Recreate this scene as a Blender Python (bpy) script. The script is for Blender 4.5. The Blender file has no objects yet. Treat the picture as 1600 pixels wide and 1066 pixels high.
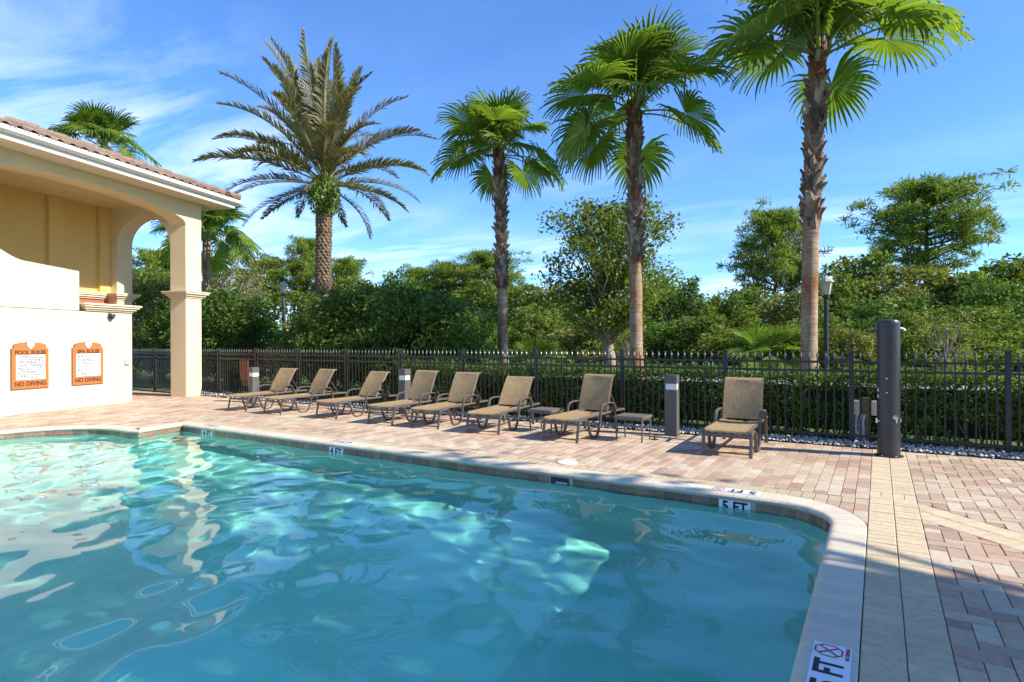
import bpy, bmesh, math, random
import numpy as np
from mathutils import Vector, Matrix
R = math.radians
scene = bpy.context.scene
col = scene.collection

# ------------------------------------------------------------------ camera, sky, sun, exposure
YAW, ROLL = R(32.056), R(0.25)
cd = bpy.data.cameras.new('camera'); cam = bpy.data.objects.new('camera', cd); col.objects.link(cam)
cd.sensor_width = 36; cd.lens = 20.5875; cd.shift_y = 0.00094; cd.clip_start = 0.05; cd.clip_end = 2000
cam.matrix_world = Matrix.Translation((0, 0, 1.5)) @ Matrix.Rotation(YAW, 4, 'Z') @ Matrix.Rotation(R(90), 4, 'X') @ Matrix.Rotation(-ROLL, 4, 'Z')
scene.camera = cam

SUN_AZ, SUN_EL = math.atan2(0.985, 0.175), R(35)          # azimuth from +Y towards +X
sdir = Vector((math.sin(SUN_AZ)*math.cos(SUN_EL), math.cos(SUN_AZ)*math.cos(SUN_EL), math.sin(SUN_EL)))
sl = bpy.data.lights.new('sun', 'SUN'); so = bpy.data.objects.new('sun', sl); col.objects.link(so)
sl.energy = 4.4; sl.angle = R(0.5); sl.color = (1, 0.93, 0.80)
so.rotation_euler = (-sdir).to_track_quat('-Z', 'Y').to_euler(); so.location = sdir*60
try: sl.cycles.is_caustics_light = True
except Exception: pass

wd = bpy.data.worlds.new('World'); scene.world = wd; wd.use_nodes = True
nt = wd.node_tree; nt.nodes.clear(); N = nt.nodes.new; K = nt.links.new
sky = N('ShaderNodeTexSky'); sky.sky_type = 'NISHITA'; sky.sun_disc = False
sky.sun_elevation = SUN_EL; sky.sun_rotation = SUN_AZ
sky.air_density = 1.0; sky.dust_density = 0.15; sky.ozone_density = 3.0; sky.altitude = 10
tcw = N('ShaderNodeTexCoord'); sx = N('ShaderNodeSeparateXYZ'); K(tcw.outputs['Generated'], sx.inputs[0])
def wmath(op, a, b, clamp=False):
    m = N('ShaderNodeMath'); m.operation = op; m.use_clamp = clamp
    for i, v in ((0, a), (1, b)):
        if hasattr(v, 'links'): K(v, m.inputs[i])
        else: m.inputs[i].default_value = v
    return m.outputs[0]
zc = wmath('MAXIMUM', sx.outputs[2], 0.02)
zc2 = wmath('ADD', zc, 0.10)
cx = wmath('DIVIDE', sx.outputs[0], zc2); cy = wmath('DIVIDE', sx.outputs[1], zc2)
cv = N('ShaderNodeCombineXYZ'); K(cx, cv.inputs[0]); K(cy, cv.inputs[1])
mp = N('ShaderNodeMapping'); mp.inputs['Rotation'].default_value = (0, 0, R(-50)); mp.inputs['Scale'].default_value = (0.55, 1.5, 1)
K(cv.outputs[0], mp.inputs[0])
n1 = N('ShaderNodeTexNoise'); n1.inputs['Scale'].default_value = 1.5; n1.inputs['Detail'].default_value = 9; n1.inputs['Roughness'].default_value = 0.6; n1.inputs['Distortion'].default_value = 0.6
K(mp.outputs[0], n1.inputs['Vector'])
n2 = N('ShaderNodeTexNoise'); n2.inputs['Scale'].default_value = 0.55; n2.inputs['Detail'].default_value = 3
mp2 = N('ShaderNodeMapping'); mp2.inputs['Location'].default_value = (0.6, 1.2, 0); K(cv.outputs[0], mp2.inputs[0]); K(mp2.outputs[0], n2.inputs['Vector'])
side = wmath('MULTIPLY', wmath('SUBTRACT', wmath('SUBTRACT', wmath('MULTIPLY', cx, -1.0), wmath('MULTIPLY', cy, 0.5)), 0.75), 1.1, True)   # the veil of cloud lies to the west
low = wmath('MULTIPLY', wmath('SUBTRACT', 0.30, zc), 4.5, True)                       # broken cloud towards the horizon
patch = wmath('MULTIPLY', wmath('MULTIPLY', wmath('SUBTRACT', n2.outputs[0], 0.40), 5.0, True), wmath('ADD', wmath('MULTIPLY', low, 1.3), 0.10), True)
cl = wmath('MULTIPLY', wmath('MULTIPLY', wmath('SUBTRACT', n1.outputs[0], 0.43), 3.4, True), wmath('MAXIMUM', side, patch), True)
cl = wmath('MULTIPLY', cl, 0.62, True)
mix = N('ShaderNodeMixRGB'); K(cl, mix.inputs[0])
tint = N('ShaderNodeMixRGB'); tint.blend_type = 'MULTIPLY'; tint.inputs[0].default_value = 1; tint.inputs[2].default_value = (0.50, 0.755, 1.07, 1)
K(sky.outputs[0], tint.inputs[1]); K(tint.outputs[0], mix.inputs[1]); mix.inputs[2].default_value = (6.2, 6.7, 7.3, 1)
bg = N('ShaderNodeBackground'); bg.inputs[1].default_value = 0.135; K(mix.outputs[0], bg.inputs[0])
wo = N('ShaderNodeOutputWorld'); K(bg.outputs[0], wo.inputs[0])

vs = scene.view_settings; vs.view_transform = 'Standard'; vs.look = 'None'; vs.gamma = 1; vs.exposure = 0.95; vs.use_curve_mapping = False
cy_ = scene.cycles
cy_.max_bounces = 6; cy_.diffuse_bounces = 3; cy_.glossy_bounces = 2; cy_.transmission_bounces = 4; cy_.transparent_max_bounces = 8
cy_.sample_clamp_indirect = 4.0; cy_.use_adaptive_sampling = True; cy_.adaptive_threshold = 0.025; cy_.use_denoising = True

# ------------------------------------------------------------------ helpers: materials
MATS = {}
def nodes_of(name):
    m = bpy.data.materials.new(name); m.use_nodes = True; t = m.node_tree; t.nodes.clear(); MATS[name] = m
    return m, t, t.nodes.new, t.links.new
def pmat(name, base, rough=0.6, var=0.12, scale=4.0, bump=0.0, bscale=60.0, attr=None, spec=0.4, metal=0.0, stain=None, coat=0.0):
    """Procedural surface: base colour (or the piece's own colour attribute) mottled by noise, plus fine relief."""
    m, t, n, k = nodes_of(name)
    p = n('ShaderNodeBsdfPrincipled'); o = n('ShaderNodeOutputMaterial'); k(p.outputs[0], o.inputs[0])
    p.inputs['Roughness'].default_value = rough; p.inputs['Specular IOR Level'].default_value = spec; p.inputs['Metallic'].default_value = metal
    p.inputs['Coat Weight'].default_value = coat
    g = n('ShaderNodeNewGeometry')
    nz = n('ShaderNodeTexNoise'); nz.inputs['Scale'].default_value = scale; nz.inputs['Detail'].default_value = 6; k(g.outputs['Position'], nz.inputs['Vector'])
    mr = n('ShaderNodeMapRange'); mr.inputs[1].default_value = 0.25; mr.inputs[2].default_value = 0.75; mr.inputs[3].default_value = 1-var; mr.inputs[4].default_value = 1+var
    k(nz.outputs[0], mr.inputs[0])
    mx = n('ShaderNodeMixRGB'); mx.blend_type = 'MULTIPLY'; mx.inputs[0].default_value = 1
    if attr:
        a = n('ShaderNodeAttribute'); a.attribute_name = attr; k(a.outputs['Color'], mx.inputs[1])
    else: mx.inputs[1].default_value = (*base, 1)
    k(mr.outputs[0], mx.inputs[2]); out = mx.outputs[0]
    if stain:
        sc_, amt, colr = stain
        ns = n('ShaderNodeTexNoise'); ns.inputs['Scale'].default_value = sc_; ns.inputs['Detail'].default_value = 8; ns.inputs['Roughness'].default_value = 0.65; k(g.outputs['Position'], ns.inputs['Vector'])
        ms = n('ShaderNodeMapRange'); ms.inputs[1].default_value = 0.5; ms.inputs[2].default_value = 0.72; ms.inputs[4].default_value = amt; k(ns.outputs[0], ms.inputs[0])
        m2 = n('ShaderNodeMixRGB'); k(ms.outputs[0], m2.inputs[0]); k(out, m2.inputs[1]); m2.inputs[2].default_value = (*colr, 1); out = m2.outputs[0]
    k(out, p.inputs['Base Color'])
    if bump:
        nb = n('ShaderNodeTexNoise'); nb.inputs['Scale'].default_value = bscale; nb.inputs['Detail'].default_value = 4; k(g.outputs['Position'], nb.inputs['Vector'])
        b = n('ShaderNodeBump'); b.inputs['Strength'].default_value = bump; b.inputs['Distance'].default_value = 0.01; k(nb.outputs[0], b.inputs['Height']); k(b.outputs[0], p.inputs['Normal'])
    return m
def leafmat(name, dark, mid, light, trans=0.3, rough=0.45, spec=0.35):
    m, t, n, k = nodes_of(name)
    a = n('ShaderNodeAttribute'); a.attribute_name = 'tint'
    dark, mid, light = [tuple(v*1.08 for v in c_) for c_ in (dark, mid, light)]
    r = n('ShaderNodeValToRGB'); e = r.color_ramp.elements; e[0].position = 0.0; e[0].color = (*dark, 1); e[1].position = 1.0; e[1].color = (*light, 1)
    x = e.new(0.5); x.color = (*mid, 1); k(a.outputs['Fac'], r.inputs[0])
    p = n('ShaderNodeBsdfPrincipled'); p.inputs['Roughness'].default_value = rough; p.inputs['Specular IOR Level'].default_value = spec; k(r.outputs[0], p.inputs['Base Color'])
    tr = n('ShaderNodeBsdfTranslucent')
    mc = n('ShaderNodeMixRGB'); mc.blend_type = 'MULTIPLY'; mc.inputs[0].default_value = 1; mc.inputs[2].default_value = (1.5, 1.6, 0.6, 1); k(r.outputs[0], mc.inputs[1]); k(mc.outputs[0], tr.inputs[0])
    ms = n('ShaderNodeMixShader'); ms.inputs[0].default_value = trans; k(p.outputs[0], ms.inputs[1]); k(tr.outputs[0], ms.inputs[2])
    o = n('ShaderNodeOutputMaterial'); k(ms.outputs[0], o.inputs[0])
    return m

pmat('stucco_cream', (0.72, 0.61, 0.43), 0.85, 0.04, 1.5, 0.25, 90, stain=(0.9, 0.22, (0.56, 0.46, 0.32)))
pmat('stucco_white', (0.56, 0.485, 0.385), 0.85, 0.03, 1.2, 0.22, 90, stain=(0.9, 0.22, (0.44, 0.365, 0.275)))
pmat('stucco_column', (0.75, 0.63, 0.38), 0.85, 0.05, 1.5, 0.3, 90, stain=(1.1, 0.20, (0.54, 0.43, 0.27)))
pmat('stucco_yellow', (0.76, 0.52, 0.18), 0.85, 0.05, 1.5, 0.25, 90)
pmat('stucco_ceiling', (0.70, 0.54, 0.28), 0.9, 0.04, 1.5, 0.2, 90)
pmat('stucco_red', (0.50, 0.13, 0.07), 0.85, 0.08, 2.0, 0.2, 90)
pmat('trim_white', (0.80, 0.78, 0.73), 0.5, 0.03, 2.0)
pmat('roof_clay', None, 0.8, 0.2, 8.0, 0.3, 60, attr='col')
pmat('paver', None, 0.85, 0.13, 22.0, 0.5, 160, attr='col', spec=0.25, stain=(2.2, 0.22, (0.17, 0.12, 0.09)))
pmat('joint_sand', (0.11, 0.085, 0.06), 0.95, 0.25, 30.0, 0.4, 200)
pmat('coping', None, 0.7, 0.06, 14.0, 0.35, 120, attr='col', stain=(3.0, 0.18, (0.42, 0.36, 0.27)))
pmat('tile_slate', None, 0.35, 0.25, 30.0, 0.3, 80, attr='col')
pmat('grout', (0.50, 0.43, 0.33), 0.9, 0.1, 20.0)
pmat('plaster_aqua', (0.52, 0.83, 0.75), 0.8, 0.05, 1.2, 0.1, 40)
pmat('marker_white', (0.78, 0.80, 0.84), 0.3, 0.03, 8.0)
pmat('black_ink', (0.012, 0.012, 0.014), 0.5, 0.05, 8.0)
pmat('red_ink', (0.50, 0.03, 0.03), 0.5, 0.05, 8.0)
pmat('brown_ink', (0.09, 0.045, 0.02), 0.6, 0.05, 8.0)
pmat('sign_orange', (0.50, 0.145, 0.038), 0.55, 0.04, 6.0)
pmat('sign_edge', (0.16, 0.10, 0.06), 0.6, 0.1, 6.0)
pmat('frame_bronze', (0.115, 0.095, 0.082), 0.42, 0.1, 30.0, 0.05, 200, spec=0.5)
pmat('table_top', (0.16, 0.135, 0.115), 0.5, 0.15, 60.0, 0.2, 200)
pmat('iron_black', (0.016, 0.017, 0.020), 0.45, 0.2, 20.0, spec=0.5)
pmat('finial_grey', (0.10, 0.10, 0.105), 0.35, 0.2, 40.0, spec=0.6)
pmat('bollard_grey', (0.105, 0.098, 0.093), 0.5, 0.08, 15.0, 0.05, 200)
pmat('lens_white', (0.75, 0.76, 0.76), 0.15, 0.05, 30.0, spec=0.6)
pmat('tower_charcoal', (0.030, 0.031, 0.037), 0.38, 0.08, 8.0, spec=0.5)
pmat('chrome', (0.80, 0.80, 0.80), 0.15, 0.02, 8.0, metal=1.0)
pmat('pvc_grey', (0.50, 0.52, 0.56), 0.45, 0.06, 12.0)
pmat('box_cream', (0.62, 0.58, 0.45), 0.5, 0.05, 12.0)
pmat('post_wood', (0.17, 0.12, 0.07), 0.85, 0.25, 14.0, 0.3, 50)
pmat('lamp_glass', (0.50, 0.45, 0.33), 0.3, 0.05, 12.0, spec=0.5)
pmat('lamp_roof', (0.42, 0.39, 0.32), 0.5, 0.06, 12.0)
pmat('gravel', None, 0.85, 0.12, 40.0, attr='col')
pmat('road', (0.32, 0.31, 0.29), 0.9, 0.12, 3.0, 0.2, 60)
pmat('bark', (0.14, 0.10, 0.07), 0.95, 0.35, 9.0, 0.8, 25)
pmat('bark_grey', (0.26, 0.21, 0.16), 0.95, 0.3, 9.0, 0.7, 25)
pmat('boot', None, 0.9, 0.35, 18.0, 0.5, 60, attr='col')
pmat('moss', (0.26, 0.26, 0.20), 0.95, 0.2, 6.0)
# lawn
m, t, n, k = nodes_of('lawn')
p = n('ShaderNodeBsdfPrincipled'); p.inputs['Roughness'].default_value = 0.95; p.inputs['Specular IOR Level'].default_value = 0.1
g = n('ShaderNodeNewGeometry'); nz = n('ShaderNodeTexNoise'); nz.inputs['Scale'].default_value = 1.1; nz.inputs['Detail'].default_value = 10; k(g.outputs['Position'], nz.inputs['Vector'])
r = n('ShaderNodeValToRGB'); r.color_ramp.elements[0].position = 0.3; r.color_ramp.elements[0].color = (0.045, 0.075, 0.018, 1); r.color_ramp.elements[1].position = 0.7; r.color_ramp.elements[1].color = (0.13, 0.17, 0.045, 1)
k(nz.outputs[0], r.inputs[0]); k(r.outputs[0], p.inputs['Base Color']); o = n('ShaderNodeOutputMaterial'); k(p.outputs[0], o.inputs[0])
# water: clear refracting surface, faintly tinted
m, t, n, k = nodes_of('water')
p = n('ShaderNodeBsdfPrincipled'); p.inputs['Base Color'].default_value = (0.44, 0.92, 0.84, 1); p.inputs['Roughness'].default_value = 0.0; p.inputs['IOR'].default_value = 1.33; p.inputs['Transmission Weight'].default_value = 1.0
o = n('ShaderNodeOutputMaterial'); k(p.outputs[0], o.inputs[0])
# woven sling
m, t, n, k = nodes_of('sling')
p = n('ShaderNodeBsdfPrincipled'); p.inputs['Roughness'].default_value = 0.8; p.inputs['Specular IOR Level'].default_value = 0.2
tc = n('ShaderNodeTexCoord'); cols_ = []
for sc_ in ((9, 130, 9), (130, 9, 130)):
    mpn = n('ShaderNodeMapping'); mpn.inputs['Scale'].default_value = sc_; k(tc.outputs['Object'], mpn.inputs[0])
    nn = n('ShaderNodeTexNoise'); nn.inputs['Scale'].default_value = 1.0; nn.inputs['Detail'].default_value = 3; k(mpn.outputs[0], nn.inputs['Vector']); cols_.append(nn.outputs[0])
ad = n('ShaderNodeMath'); ad.operation = 'ADD'; k(cols_[0], ad.inputs[0]); k(cols_[1], ad.inputs[1])
mr = n('ShaderNodeMapRange'); mr.inputs[1].default_value = 0.75; mr.inputs[2].default_value = 1.25; k(ad.outputs[0], mr.inputs[0])
r = n('ShaderNodeValToRGB'); r.color_ramp.elements[0].color = (0.30, 0.205, 0.105, 1); r.color_ramp.elements[1].color = (0.66, 0.50, 0.28, 1); k(mr.outputs[0], r.inputs[0]); k(r.outputs[0], p.inputs['Base Color'])
tr = n('ShaderNodeBsdfTranslucent'); tr.inputs[0].default_value = (0.72, 0.47, 0.20, 1); ms = n('ShaderNodeMixShader'); ms.inputs[0].default_value = 0.34; k(p.outputs[0], ms.inputs[1]); k(tr.outputs[0], ms.inputs[2])
o = n('ShaderNodeOutputMaterial'); k(ms.outputs[0], o.inputs[0])
# smooth palm trunk: ringed grey-tan with rusty patches
m, t, n, k = nodes_of('palm_trunk')
p = n('ShaderNodeBsdfPrincipled'); p.inputs['Roughness'].default_value = 0.9; p.inputs['Specular IOR Level'].default_value = 0.2
g = n('ShaderNodeNewGeometry'); mpn = n('ShaderNodeMapping'); mpn.inputs['Scale'].default_value = (2.2, 2.2, 1.1); k(g.outputs['Position'], mpn.inputs[0])
nz = n('ShaderNodeTexNoise'); nz.inputs['Scale'].default_value = 1.3; nz.inputs['Detail'].default_value = 9; nz.inputs['Roughness'].default_value = 0.65; k(mpn.outputs[0], nz.inputs['Vector'])
r = n('ShaderNodeValToRGB'); e = r.color_ramp.elements; e[0].position = 0.40; e[0].color = (0.40, 0.31, 0.22, 1); e[1].position = 0.62; e[1].color = (0.30, 0.125, 0.055, 1); k(nz.outputs[0], r.inputs[0])
mp3 = n('ShaderNodeMapping'); mp3.inputs['Scale'].default_value = (3, 3, 40); k(g.outputs['Position'], mp3.inputs[0])
nw = n('ShaderNodeTexNoise'); nw.inputs['Scale'].default_value = 1.0; nw.inputs['Detail'].default_value = 4; k(mp3.outputs[0], nw.inputs['Vector'])
mr = n('ShaderNodeMapRange'); mr.inputs[1].default_value = 0.3; mr.inputs[2].default_value = 0.7; mr.inputs[3].default_value = 0.65; mr.inputs[4].default_value = 1.15; k(nw.outputs[0], mr.inputs[0])
mx = n('ShaderNodeMixRGB'); mx.blend_type = 'MULTIPLY'; mx.inputs[0].default_value = 1; k(r.outputs[0], mx.inputs[1]); k(mr.outputs[0], mx.inputs[2]); k(mx.outputs[0], p.inputs['Base Color'])
b = n('ShaderNodeBump'); b.inputs['Strength'].default_value = 0.6; b.inputs['Distance'].default_value = 0.02; k(nw.outputs[0], b.inputs['Height']); k(b.outputs[0], p.inputs['Normal'])
o = n('ShaderNodeOutputMaterial'); k(p.outputs[0], o.inputs[0])

leafmat('leaf_fan', (0.070, 0.115, 0.016), (0.165, 0.245, 0.040), (0.46, 0.40, 0.17), 0.42, 0.4, 0.35)
leafmat('leaf_date', (0.085, 0.090, 0.045), (0.18, 0.175, 0.090), (0.34, 0.27, 0.12), 0.25, 0.5, 0.3)
leafmat('leaf_broad', (0.050, 0.078, 0.014), (0.125, 0.175, 0.030), (0.26, 0.28, 0.060), 0.38, 0.55, 0.2)
leafmat('leaf_dark', (0.034, 0.062, 0.014), (0.088, 0.155, 0.026), (0.19, 0.27, 0.05), 0.36, 0.5, 0.25)
leafmat('leaf_olive', (0.085, 0.098, 0.026), (0.185, 0.195, 0.052), (0.33, 0.30, 0.10), 0.36, 0.55, 0.2)
leafmat('leaf_pine', (0.060, 0.095, 0.014), (0.155, 0.215, 0.028), (0.30, 0.32, 0.055), 0.36, 0.55, 0.2)
leafmat('leaf_fern', (0.06, 0.11, 0.015), (0.14, 0.23, 0.03), (0.26, 0.34, 0.06), 0.38)
leafmat('leaf_dry', (0.13, 0.10, 0.03), (0.26, 0.19, 0.06), (0.40, 0.30, 0.10), 0.3)
leafmat('leaf_red', (0.09, 0.02, 0.02), (0.17, 0.04, 0.035), (0.20, 0.10, 0.04), 0.3)
pmat('notice_red', (0.36, 0.12, 0.06), 0.7, 0.1, 6.0)
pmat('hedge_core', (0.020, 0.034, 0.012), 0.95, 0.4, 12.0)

# ------------------------------------------------------------------ helpers: meshes
def link(o, parent=None):
    col.objects.link(o)
    if parent is not None: o.parent = parent
    return o
def tag(o, label=None, cat=None, group=None, kind=None):
    for key, v in (('label', label), ('category', cat), ('group', group), ('kind', kind)):
        if v: o[key] = v
    return o
def empty(name, loc=(0, 0, 0), rz=0.0):
    o = bpy.data.objects.new(name, None); o.location = loc; o.rotation_euler.z = rz; o.empty_display_size = 0.2
    return link(o)
class MB:
    """Collects polygons for one mesh."""
    def __init__(s): s.v = []; s.f = []; s.c = []
    def add(s, vs, fs, c=None):
        b = len(s.v); s.v += [tuple(x) for x in vs]; s.f += [tuple(b+i for i in f) for f in fs]; s.c += [c]*len(fs); return s
    def box(s, x0, x1, y0, y1, z0, z1, c=None):
        return s.add([(x0,y0,z0),(x1,y0,z0),(x1,y1,z0),(x0,y1,z0),(x0,y0,z1),(x1,y0,z1),(x1,y1,z1),(x0,y1,z1)],
                     [(3,2,1,0),(4,5,6,7),(0,1,5,4),(1,2,6,5),(2,3,7,6),(3,0,4,7)], c)
    def bevel_box(s, x0, x1, y0, y1, z0, z1, b=0.006, c=None):
        bm = bmesh.new(); bmesh.ops.create_cube(bm, size=1)
        for v in bm.verts: v.co = Vector(((x0+x1)/2+v.co.x*(x1-x0), (y0+y1)/2+v.co.y*(y1-y0), (z0+z1)/2+v.co.z*(z1-z0)))
        bmesh.ops.bevel(bm, geom=bm.edges[:], offset=b, segments=2, affect='EDGES')
        bm.verts.index_update()
        s.add([v.co[:] for v in bm.verts], [[v.index for v in f.verts] for f in bm.faces], c); bm.free(); return s
    def lathe(s, prof, seg=16, cx=0, cy=0, c=None):
        vs = []; fs = []
        for r_, z in prof:
            for i in range(seg): a = 2*math.pi*i/seg; vs.append((cx+r_*math.cos(a), cy+r_*math.sin(a), z))
        for j in range(len(prof)-1):
            for i in range(seg): fs.append((j*seg+i, j*seg+(i+1) % seg, (j+1)*seg+(i+1) % seg, (j+1)*seg+i))
        fs.append(tuple(range(seg-1, -1, -1))); fs.append(tuple((len(prof)-1)*seg+i for i in range(seg)))
        return s.add(vs, fs, c)
    def tube(s, pts, rad, seg=8, c=None):
        pts = [Vector(p) for p in pts]; rads = rad if isinstance(rad, (list, tuple)) else [rad]*len(pts); vs = []; fs = []; up = None
        for i, p in enumerate(pts):
            tg = (pts[min(i+1, len(pts)-1)]-pts[max(i-1, 0)]).normalized()
            if up is None: up = Vector((0, 0, 1)) if abs(tg.z) < 0.9 else Vector((1, 0, 0))
            a = tg.cross(up).normalized(); b_ = a.cross(tg).normalized(); up = b_
            for j in range(seg): an = 2*math.pi*j/seg; vs.append(p+a*math.cos(an)*rads[i]+b_*math.sin(an)*rads[i])
        for i in range(len(pts)-1):
            for j in range(seg): fs.append((i*seg+j, i*seg+(j+1) % seg, (i+1)*seg+(j+1) % seg, (i+1)*seg+j))
        fs.append(tuple(range(seg-1, -1, -1))); fs.append(tuple((len(pts)-1)*seg+j for j in range(seg)))
        return s.add(vs, fs, c)
    def prism(s, poly, axis, a0, a1, c=None):
        """Extrude a polygon: axis 'x' -> poly in (y,z); 'y' -> (x,z); 'z' -> (x,y)."""
        def P(p, a): return {'x': (a, p[0], p[1]), 'y': (p[0], a, p[1]), 'z': (p[0], p[1], a)}[axis]
        n_ = len(poly); vs = [P(p, a0) for p in poly]+[P(p, a1) for p in poly]
        fs = [tuple(range(n_-1, -1, -1)), tuple(range(n_, 2*n_))]+[(i, (i+1) % n_, n_+(i+1) % n_, n_+i) for i in range(n_)]
        return s.add(vs, fs, c)
    def mesh(s, name, mat, smooth=False, fix=True):
        me = bpy.data.meshes.new(name); me.from_pydata(s.v, [], s.f)
        if mat: me.materials.append(MATS[mat])
        if any(c is not None for c in s.c):
            at = me.attributes.new('col', 'FLOAT_COLOR', 'FACE')
            at.data.foreach_set('color', [x for c in s.c for x in (*(c or (0.5, 0.5, 0.5)), 1)])
        if fix:
            bm = bmesh.new(); bm.from_mesh(me); bmesh.ops.recalc_face_normals(bm, faces=bm.faces[:]); bm.to_mesh(me); bm.free()
        if smooth: me.shade_smooth() if smooth is True else me.set_sharp_from_angle(angle=smooth)
        if smooth is not True and smooth: me.polygons.foreach_set('use_smooth', [True]*len(me.polygons))
        return me
    def build(s, name, mat, parent=None, smooth=False, loc=None, rz=0, fix=True):
        o = bpy.data.objects.new(name, s.mesh(name, mat, smooth, fix))
        if loc: o.location = loc
        o.rotation_euler.z = rz
        return link(o, parent)
AUTO = R(35)
def np_mesh(name, verts, faces, mat, tint=None):
    """verts (n,3), faces (m,k) of one size; tint per vertex."""
    me = bpy.data.meshes.new(name); nv, (nf, kk) = len(verts), faces.shape
    me.vertices.add(nv); me.vertices.foreach_set('co', np.ascontiguousarray(verts, dtype=np.float32).ravel())
    me.loops.add(nf*kk); me.loops.foreach_set('vertex_index', np.ascontiguousarray(faces, dtype=np.int32).ravel())
    me.polygons.add(nf); me.polygons.foreach_set('loop_start', np.arange(0, nf*kk, kk, dtype=np.int32)); me.polygons.foreach_set('loop_total', np.full(nf, kk, dtype=np.int32))
    me.update(calc_edges=True)
    if tint is not None:
        at = me.attributes.new('tint', 'FLOAT', 'POINT'); at.data.foreach_set('value', np.ascontiguousarray(tint, dtype=np.float32))
    me.materials.append(MATS[mat]); return me
def obj(name, me, parent=None, loc=None, rz=0, sc=None):
    o = bpy.data.objects.new(name, me)
    if loc is not None: o.location = loc
    o.rotation_euler.z = rz
    if sc is not None: o.scale = (sc, sc, sc) if not isinstance(sc, (tuple, list)) else sc
    return link(o, parent)
def text_mesh(body, size, mat, depth=0.0008, bold=0.0, align='CENTER', sx=1.0):
    cu = bpy.data.curves.new('lettering', 'FONT'); cu.body = body; cu.size = size; cu.extrude = depth; cu.offset = bold; cu.align_x = align; cu.align_y = 'CENTER'; cu.resolution_u = 3
    o = bpy.data.objects.new('lettering', cu); col.objects.link(o); dg = bpy.context.evaluated_depsgraph_get(); dg.update()
    me = bpy.data.meshes.new_from_object(o.evaluated_get(dg)); bpy.data.objects.remove(o); bpy.data.curves.remove(cu)
    for v in me.vertices: v.co.x *= sx
    me.materials.clear(); me.materials.append(MATS[mat]); return me
def frame_obj(name, me, origin, right, up, parent=None):
    """Object whose local x runs along right and local y along up."""
    r_ = Vector(right).normalized(); u_ = Vector(up).normalized(); n_ = r_.cross(u_)
    o = bpy.data.objects.new(name, me)
    M = Matrix((r_, u_, n_)).transposed().to_4x4(); M.translation = Vector(origin); link(o)
    if parent is not None: o.parent = parent; 
    o.matrix_basis = M
    return o

# ------------------------------------------------------------------ ground, road, pool outline
g_ = MB(); g_.add([(-500,9.9,-0.02),(500,9.9,-0.02),(500,700,-0.02),(-500,700,-0.02),(5.2,-300,-0.02),(500,-300,-0.02),(5.2,9.9,-0.02)], [(0,6,1,2,3),(4,5,1,6)])
tag(g_.build('ground', 'lawn'), kind='structure')
tag(MB().add([(-500,20.6,-0.012),(500,20.6,-0.012),(500,24.6,-0.012),(-500,24.6,-0.012)], [(0,1,2,3)]).build('road', 'road'), kind='structure')

XR, YF, RC = -0.31, 6.01, 0.55
def pool_outline():
    p = [(XR, -4.0), (XR, YF-RC)]
    p += [(XR-RC+RC*math.cos(a), YF-RC+RC*math.sin(a)) for a in [R(7.5*i) for i in range(1, 12)]]
    p += [(XR-RC, YF), (-11.04, YF), (-10.99, 5.62), (-10.86, 5.16), (-11.06, 5.09), (-11.50, 5.08)]
    cxx, cyy, rr = -11.42, 3.72, 1.36
    p += [(cxx+rr*math.cos(a), cyy+rr*math.sin(a)) for a in [R(95+12*i) for i in range(1, 15)]]
    p += [(-10.7, 2.36), (-10.7, -4.0)]
    return p
OUT = pool_outline()
def resample(poly, maxseg):
    res = []
    for i in range(len(poly)):
        a, b = Vector(poly[i]), Vector(poly[(i+1) % len(poly)]); k_ = max(1, int(math.ceil((b-a).length/maxseg)))
        for j in range(k_): res.append(tuple(a.lerp(b, j/k_)))
    return res
ON = np.array(OUT)
def outline_info(px, py):
    """signed distance to the pool edge (positive outside), nearest point and outward normal."""
    A = ON; B = np.roll(ON, -1, 0); d = B-A; L2 = (d**2).sum(1)
    tt = np.clip(((px-A[:, 0])*d[:, 0]+(py-A[:, 1])*d[:, 1])/L2, 0, 1)
    q = A+d*tt[:, None]; dd = np.hypot(px-q[:, 0], py-q[:, 1]); i = int(dd.argmin())
    inside = False
    for (x1, y1), (x2, y2) in zip(A, B):
        if (y1 > py) != (y2 > py) and px < (x2-x1)*(py-y1)/(y2-y1)+x1: inside = not inside
    s_ = -1 if inside else 1
    nr = np.array([d[i, 1], -d[i, 0]])/math.sqrt(L2[i])       # outline runs counter-clockwise: outward
    if dd[i] > 1e-6:
        v_ = np.array([px-q[i, 0], py-q[i, 1]])/dd[i]*s_
        nr = v_
    return s_*dd[i], q[i], nr
# pool shell
pool = MB()
def pool_floor(x): return -1.55+0.30*min(1, max(0, (-x-2)/9))
o_ = OUT; n_ = len(o_)
pool.add([(x, y, -0.055) for x, y in o_]+[(x, y, pool_floor(x)) for x, y in o_], [(i, n_+i, n_+(i+1) % n_, (i+1) % n_) for i in range(n_)])
pool.add([(x, y, pool_floor(x)) for x, y in o_], [tuple(range(n_))])
pool = pool.build('swimming_pool', 'plaster_aqua'); tag(pool, kind='structure')
try: pool.cycles.is_caustics_receiver = True
except Exception: pass

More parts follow.
